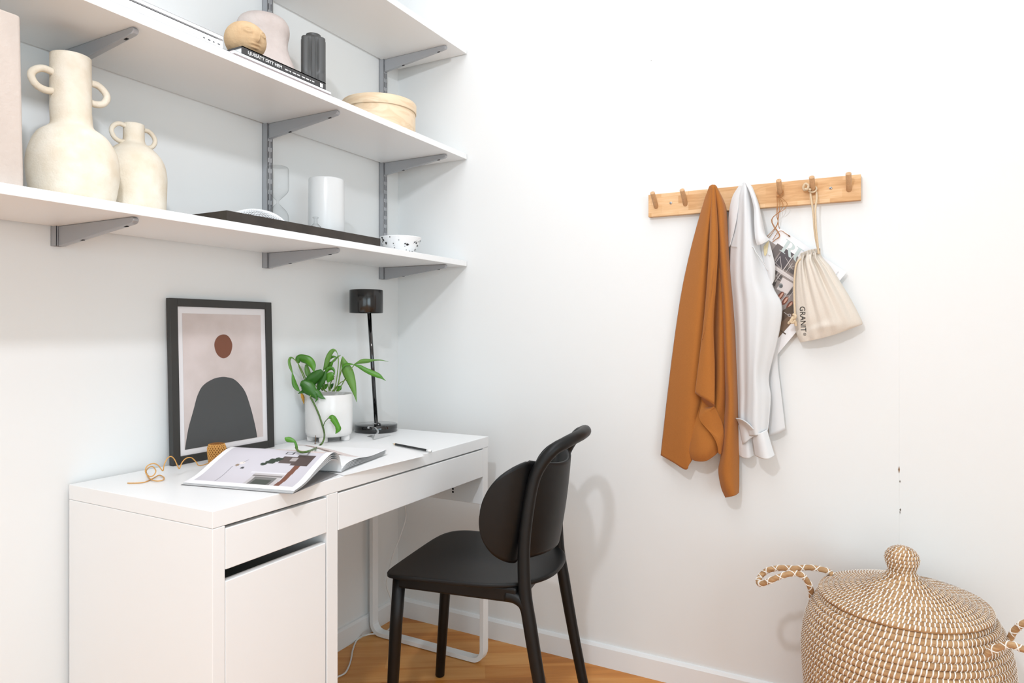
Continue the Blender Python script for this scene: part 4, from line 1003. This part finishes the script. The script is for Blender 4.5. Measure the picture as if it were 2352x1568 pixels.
# leather cord
t = thing('leather_cord', (-.04, -1.394, 1.49), 'thin brown leather cord knotted on the peg above the magazine', 'cord')
g = G(); y = PEGY[4]
loopP = [Vector((-.0285+.0086*math.cos(a)*.45, y+.0086*math.sin(a), 1.4985+.0086*math.cos(a))) for a in [2*PI*i/20 for i in range(20)]]
g.tube(loopP, .0013, 6, closed=True)
def Q(L): return spline([S(u, v, 'x', -d) for u, v, d in L], 7)
for L in ([(1786, 450, .036), (1785, 470, .036), (1784, 495, .034), (1787, 512, .030), (1776, 532, .027), (1765, 547, .025)],
          [(1787, 450, .037), (1791, 466, .036), (1789, 490, .034), (1786, 512, .030), (1778, 526, .028), (1762, 543, .026)],
          [(1788, 450, .037), (1800, 458, .036), (1808, 468, .036), (1802, 480, .035), (1786, 490, .034), (1774, 502, .032), (1776, 515, .030), (1786, 530, .027), (1791, 541, .026), (1784, 548, .026), (1774, 556, .026)],
          [(1787, 450, .037), (1796, 462, .037), (1798, 474, .036), (1790, 486, .035), (1776, 498, .034), (1772, 508, .032), (1778, 522, .030), (1787, 533, .028), (1790, 544, .026), (1780, 551, .026), (1775, 555, .025)],
          [(1775, 551, .028), (1786, 534, .028), (1795, 530, .028), (1803, 535, .027), (1813, 541, .026)],
          [(1784, 450, .036), (1786, 480, .035), (1787, 505, .031), (1789, 520, .024), (1792, 527, .020)]): g.tube(Q(L), .0009, 6)
g.out('cord_strands', 'leather_cord', t)
kn = S(1787, 450, 'x', -.037); G().lathe([(.0003, -.004), (.003, -.003), (.0038, 0), (.003, .003), (.0003, .004)], kn, 12).out('knot', 'leather_cord', t)
e0 = S(1810, 540, 'x', -.0262); e1 = S(1815, 543, 'x', -.0258); G().tube([e0, e1], .0017, 6).out('cord_end', 'leather_dark', t)

# ------------------------------------------------------------------ drawstring bag
t = thing('drawstring_bag', (-.05, -1.50, 1.2), 'cream canvas drawstring bag with black lettering hanging at the right of the rack', 'bag')
BO = [  # left, right outline down the bag (photo x, y)
 ((1836, 586), (1883, 577)), ((1832, 594), (1886, 584)), ((1828, 606), (1890, 592)), ((1824, 632), (1908, 612)), ((1822, 660), (1926, 640)), ((1822, 700), (1952, 682)), ((1826, 745), (1973, 722)), ((1830, 768), (1981, 742)), ((1838, 786), (1974, 747))]
def bag_pt(a, b, front=True, lift=0):
    k = b*(len(BO)-1); i = min(int(k), len(BO)-2); f_ = k-i
    def gp(i, s): return Vector((BO[min(max(i, 0), len(BO)-1)][s][0], BO[min(max(i, 0), len(BO)-1)][s][1], 0))
    l = cr(gp(i-1, 0), gp(i, 0), gp(i+1, 0), gp(i+2, 0), f_); r = cr(gp(i-1, 1), gp(i, 1), gp(i+1, 1), gp(i+2, 1), f_)
    p = l.lerp(r, a)
    # sagging lower edge
    p.y += 8*math.sin(PI*a)*(max(0, b-.8)/.2)**1.5*.6
    if b < .02: p.y += 3*math.sin(a*40)
    body = (math.sin(PI*min(1, max(0, a)))**.55)*(.010+.032*math.sin(PI*min(1, .12+b*.80))**.8)
    gather = math.exp(-b/.20)
    pl = (.0060*gather+.0016)*math.sin(a*34+.6*math.sin(b*4))*math.sin(PI*a)**.4
    for (a0, w, amp) in ((.30, .035, -.014), (.50, .045, .009), (.62, .035, -.017), (.74, .04, .008), (.82, .03, -.010), (.16, .03, -.008)):
        pl += amp*math.exp(-((a-a0-.06*b)/w)**2)*max(0, 1-b*1.25)*min(1, b*9)
    pl += .004*math.exp(-((a-.45-.4*(b-.75))/.18)**2-((b-.82)/.06)**2)-.003*math.exp(-((b-.76+.15*(a-.4))/.04)**2)*math.exp(-((a-.3)/.25)**2)
    d = .030+(body+pl if front else -body*.10)
    d = max(d, .0245 if not front else .026)
    return S(p.x, p.y, 'x', -(d+lift))
g = G(); g.grid(lambda u, v: bag_pt(u, v), 90, 70); g.grid(lambda u, v: bag_pt(u, v, False), 30, 24)
g.out('bag_body', 'canvas', t)
# ruffled mouth above the cord channel
def ruff(u, v):
    p = lerp(1838, 1885, u), lerp(590, 578, u)+lerp(-8, 4, v)-3*math.sin(PI*u)
    return S(p[0], p[1], 'x', -(.040+.008*math.sin(PI*u)+.005*math.sin(u*40)*(1.1-v*.4)))
G().grid(ruff, 70, 6).out('ruffle', 'canvas', t, solid=.0015)
# lettering printed along the left side
V, F, asp = text_mesh('GRANIT', 1)
def on_bag(px, py, lift=.0012):
    # invert the outline roughly: find a, b for a photo position
    best = None; a = .1; b = .8
    for _ in range(30):
        k = b*(len(BO)-1); i = min(int(k), len(BO)-2); f_ = k-i
        l = Vector(BO[i][0]).lerp(Vector(BO[i+1][0]), f_); r = Vector(BO[i][1]).lerp(Vector(BO[i+1][1]), f_)
        a = (px-l.x)/(r.x-l.x); yy = lerp(l.y, r.y, a)+8*math.sin(PI*max(0, min(1, a)))*(max(0, b-.8)/.2)**1.5*.6
        b = min(1, max(0, b+(py-yy)/230)); a = min(.98, max(.02, a))
    q = bag_pt(a, b, True, lift); return S(px, py, 'x', q.x)
V2 = []
for (a, b) in V:  # text runs downward: start (1837..1849, 703) end (1841..1851, 762)
    px = lerp(1848.5, 1850.5, a)-12.5*b*0 - (12.0)*(1-b)*1.0 + 0; py = lerp(704, 762, a)
    V2.append(on_bag(px + 12.0*0, py))
V2 = []
for (a, b) in V:
    px = lerp(1836.5, 1839.5, a)+12.5*b; py = lerp(704, 762, a)-.4*b; V2.append(on_bag(px, py))
mesh('lettering', V2, F, 'lettering_black', t, smooth=False)
V, F, asp = text_mesh('®', 1)
mesh('lettering', [on_bag(1845+6.5*b, 764+7*a) for a, b in V], F, 'lettering_black', t, smooth=False)
# cords: two strands up to the peg, one round it, one down the left side ending in a knot
y = PEGY[5]
for L in ([(1882, 583, .050), (1876, 560, .050), (1871, 530, .050), (1868, 490, .046), (1863, 455, .036), (1861, 440, .028)],
          [(1880, 583, .052), (1878, 560, .054), (1874, 520, .056), (1873, 480, .050), (1876, 455, .040), (1875, 440, .028)]):
    G().tube(Q(L), .0026, 8).out('cord', 'cotton_cord', t)
ring = [Vector((-.0275+.0090*math.cos(a)*.35-.004, y+.0100*math.sin(a), 1.4985+.0090*math.cos(a))) for a in [2*PI*i/24 for i in range(24)]]
G().tube(ring, .0026, 8, closed=True).out('cord', 'cotton_cord', t)
G().tube(Q([(1862, 436, .040), (1856, 434, .036), (1848, 436, .034), (1845, 430, .036), (1850, 422, .038), (1857, 426, .040), (1854, 434, .040), (1849, 434, .038)]), .0034, 8).out('knot', 'cotton_cord', t)
G().tube(Q([(1840, 594, .046), (1830, 604, .050), (1826, 625, .052), (1824, 660, .054), (1825, 700, .058), (1826, 722, .060), (1824, 732, .060)]), .0026, 8).out('cord', 'cotton_cord', t)
g = G()
for L in ([(1822, 722, .062), (1827, 724, .066), (1826, 730, .066), (1821, 732, .062), (1820, 727, .060)], [(1826, 724, .060), (1819, 732, .064), (1816, 738, .064), (1821, 741, .064), (1826, 736, .064)], [(1824, 733, .062), (1827, 740, .062), (1828, 748, .060)], [(1822, 735, .064), (1814, 739, .062), (1811, 743, .060)]):
    g.tube(Q(L), .0036, 8)
g.out('knot', 'cotton_cord', t)

# ================================================================== BASKET
BX, BY = -.242, -1.692
t = thing('basket', (BX, BY, 0), 'lidded seagrass basket with white stitching on the floor', 'basket')
rnd = random.Random(11)
def coil(prof, rope, name, spacing, parent, phase=.35, sw=.0030):
    "stack of stitched rope coils following a profile; returns rope part and adds stitches"
    L = [0]
    for i in range(1, len(prof)): L.append(L[-1]+math.hypot(prof[i][0]-prof[i-1][0], prof[i][1]-prof[i-1][1]))
    n = max(2, round(L[-1]/(rope*1.86))); rows = []
    for k in range(n+1):
        s = L[-1]*k/n; i = 0
        while i < len(L)-2 and L[i+1] < s: i += 1
        f_ = (s-L[i])/(L[i+1]-L[i]); r = lerp(prof[i][0], prof[i+1][0], f_); z = lerp(prof[i][1], prof[i+1][1], f_)
        tx, tz = prof[i+1][0]-prof[i][0], prof[i+1][1]-prof[i][1]; m = math.hypot(tx, tz); rows.append((r, z, tx/m, tz/m))
    g = G(); st = G(); seg = 96
    for k, (r, z, tx, tz) in enumerate(rows):
        P = [(BX+max(r, .003)*math.cos(2*PI*i/seg), BY+max(r, .003)*math.sin(2*PI*i/seg), z) for i in range(seg)]
        g.tube(P, rope, 8, closed=True)
        nx, nz = tz, -tx   # outward normal of the profile (going upward)
        cnt = max(6, int(2*PI*r/spacing)); lean = .32
        for q in range(cnt):
            a = 2*PI*(q+phase*k+rnd.uniform(-.08, .08))/cnt; pts = []
            for j in range(6):
                b = -1.25+2.5*j/5; rr = r+rope*1.07*(nx*math.cos(b)+tx*math.sin(b)); zz = z+rope*1.07*(nz*math.cos(b)+tz*math.sin(b))
                aa = a+lean*rope*2*(j/5-.5)/max(r, .02); w = sw*.5/max(rr, .01)
                pts.append(((BX+rr*math.cos(aa-w), BY+rr*math.sin(aa-w), zz), (BX+(rr+.0008)*math.cos(aa), BY+(rr+.0008)*math.sin(aa), zz), (BX+rr*math.cos(aa+w), BY+rr*math.sin(aa+w), zz)))
            V = [x for p in pts for x in p]; F = []
            for j in range(5): F += [(3*j, 3*j+1, 3*j+4, 3*j+3), (3*j+1, 3*j+2, 3*j+5, 3*j+4)]
            st.add(V, F)
    o = g.out(name, 'straw', parent)
    tagp(st.out('white_stitches', 'stitch', o), 'white stitches binding the coils', kind='stuff')
    return o
body = [(.150, .008), (.172, .05), (.190, .12), (.206, .20), (.2125, .27), (.2150, .32), (.2115, .365), (.2010, .408), (.1880, .436), (.1740, .449)]
coil(body, .0080, 'basket_body', .0105, t)
G().lathe([(.001, .010), (.150, .010), (.150, .012), (.001, .012)], (BX, BY, 0), 48).out('basket_bottom', 'basket_inside', t)
lid = [(.1760, .4630), (.155, .4705), (.125, .480), (.095, .488), (.068, .495), (.048, .502), (.036, .510), (.0285, .519)]
lo = coil(lid, .0068, 'lid', .0098, t)
coil([(.0258, .5265), (.0260, .534), (.0290, .543), (.0320, .552), (.0330, .560), (.0310, .569), (.0250, .5765), (.0150, .582), (.0050, .584)], .0046, 'knob', .0078, lo, sw=.0026)
G().lathe([(.001, .455), (.170, .455), (.170, .458), (.001, .475)], (BX, BY, 0), 48).out('lid_lining', 'basket_inside', lo)
def rope_handle(pts, name):
    sp = spline(pts, 10); o = G().tube(sp, .0068, 10).out(name, 'straw', t); n = len(sp); g = G()
    for ph in (0, PI):
        for sg in (-1, 1):
            P = []
            for i in range(n*2-1):
                q = i/2; k = min(int(q), n-2); p = sp[k].lerp(sp[k+1], q-k); tan = (sp[k+1]-sp[k]).normalized(); a_ = tan.cross(UP).normalized(); b_ = tan.cross(a_); an = sg*i*.36+ph
                P.append(p+(a_*math.cos(an)+b_*math.sin(an))*.0072)
            if ph == 0: g.tube(P, .0014, 5)
    g.out('binding', 'stitch', o); return o
XH = BX-.01
L1 = [S(u, v, 'x', x) for u, v, x in ((1864, 1372, BX+.02), (1862, 1352, BX-.01), (1848, 1326, BX-.03), (1825, 1316, BX-.045), (1790, 1324, BX-.055), (1762, 1336, BX-.045), (1744, 1340, BX-.02), (1745, 1326, BX+.01), (1762, 1310, BX+.02), (1790, 1304, BX+.025), (1825, 1305, BX+.035), (1860, 1303, BX+.05), (1898, 1310, BX+.06), (1912, 1320, BX+.06))]
rope_handle(L1, 'handle')
L2 = [S(u, v, 'x', x) for u, v, x in ((2258, 1508, BX-.13), (2285, 1490, BX-.145), (2318, 1480, BX-.15), (2350, 1490, BX-.15), (2395, 1500, BX-.13), (2430, 1480, BX-.10), (2420, 1440, BX-.06), (2385, 1420, BX-.04), (2350, 1432, BX-.03), (2330, 1448, BX-.02), (2318, 1470, BX-.01))]
rope_handle(L2, 'handle')
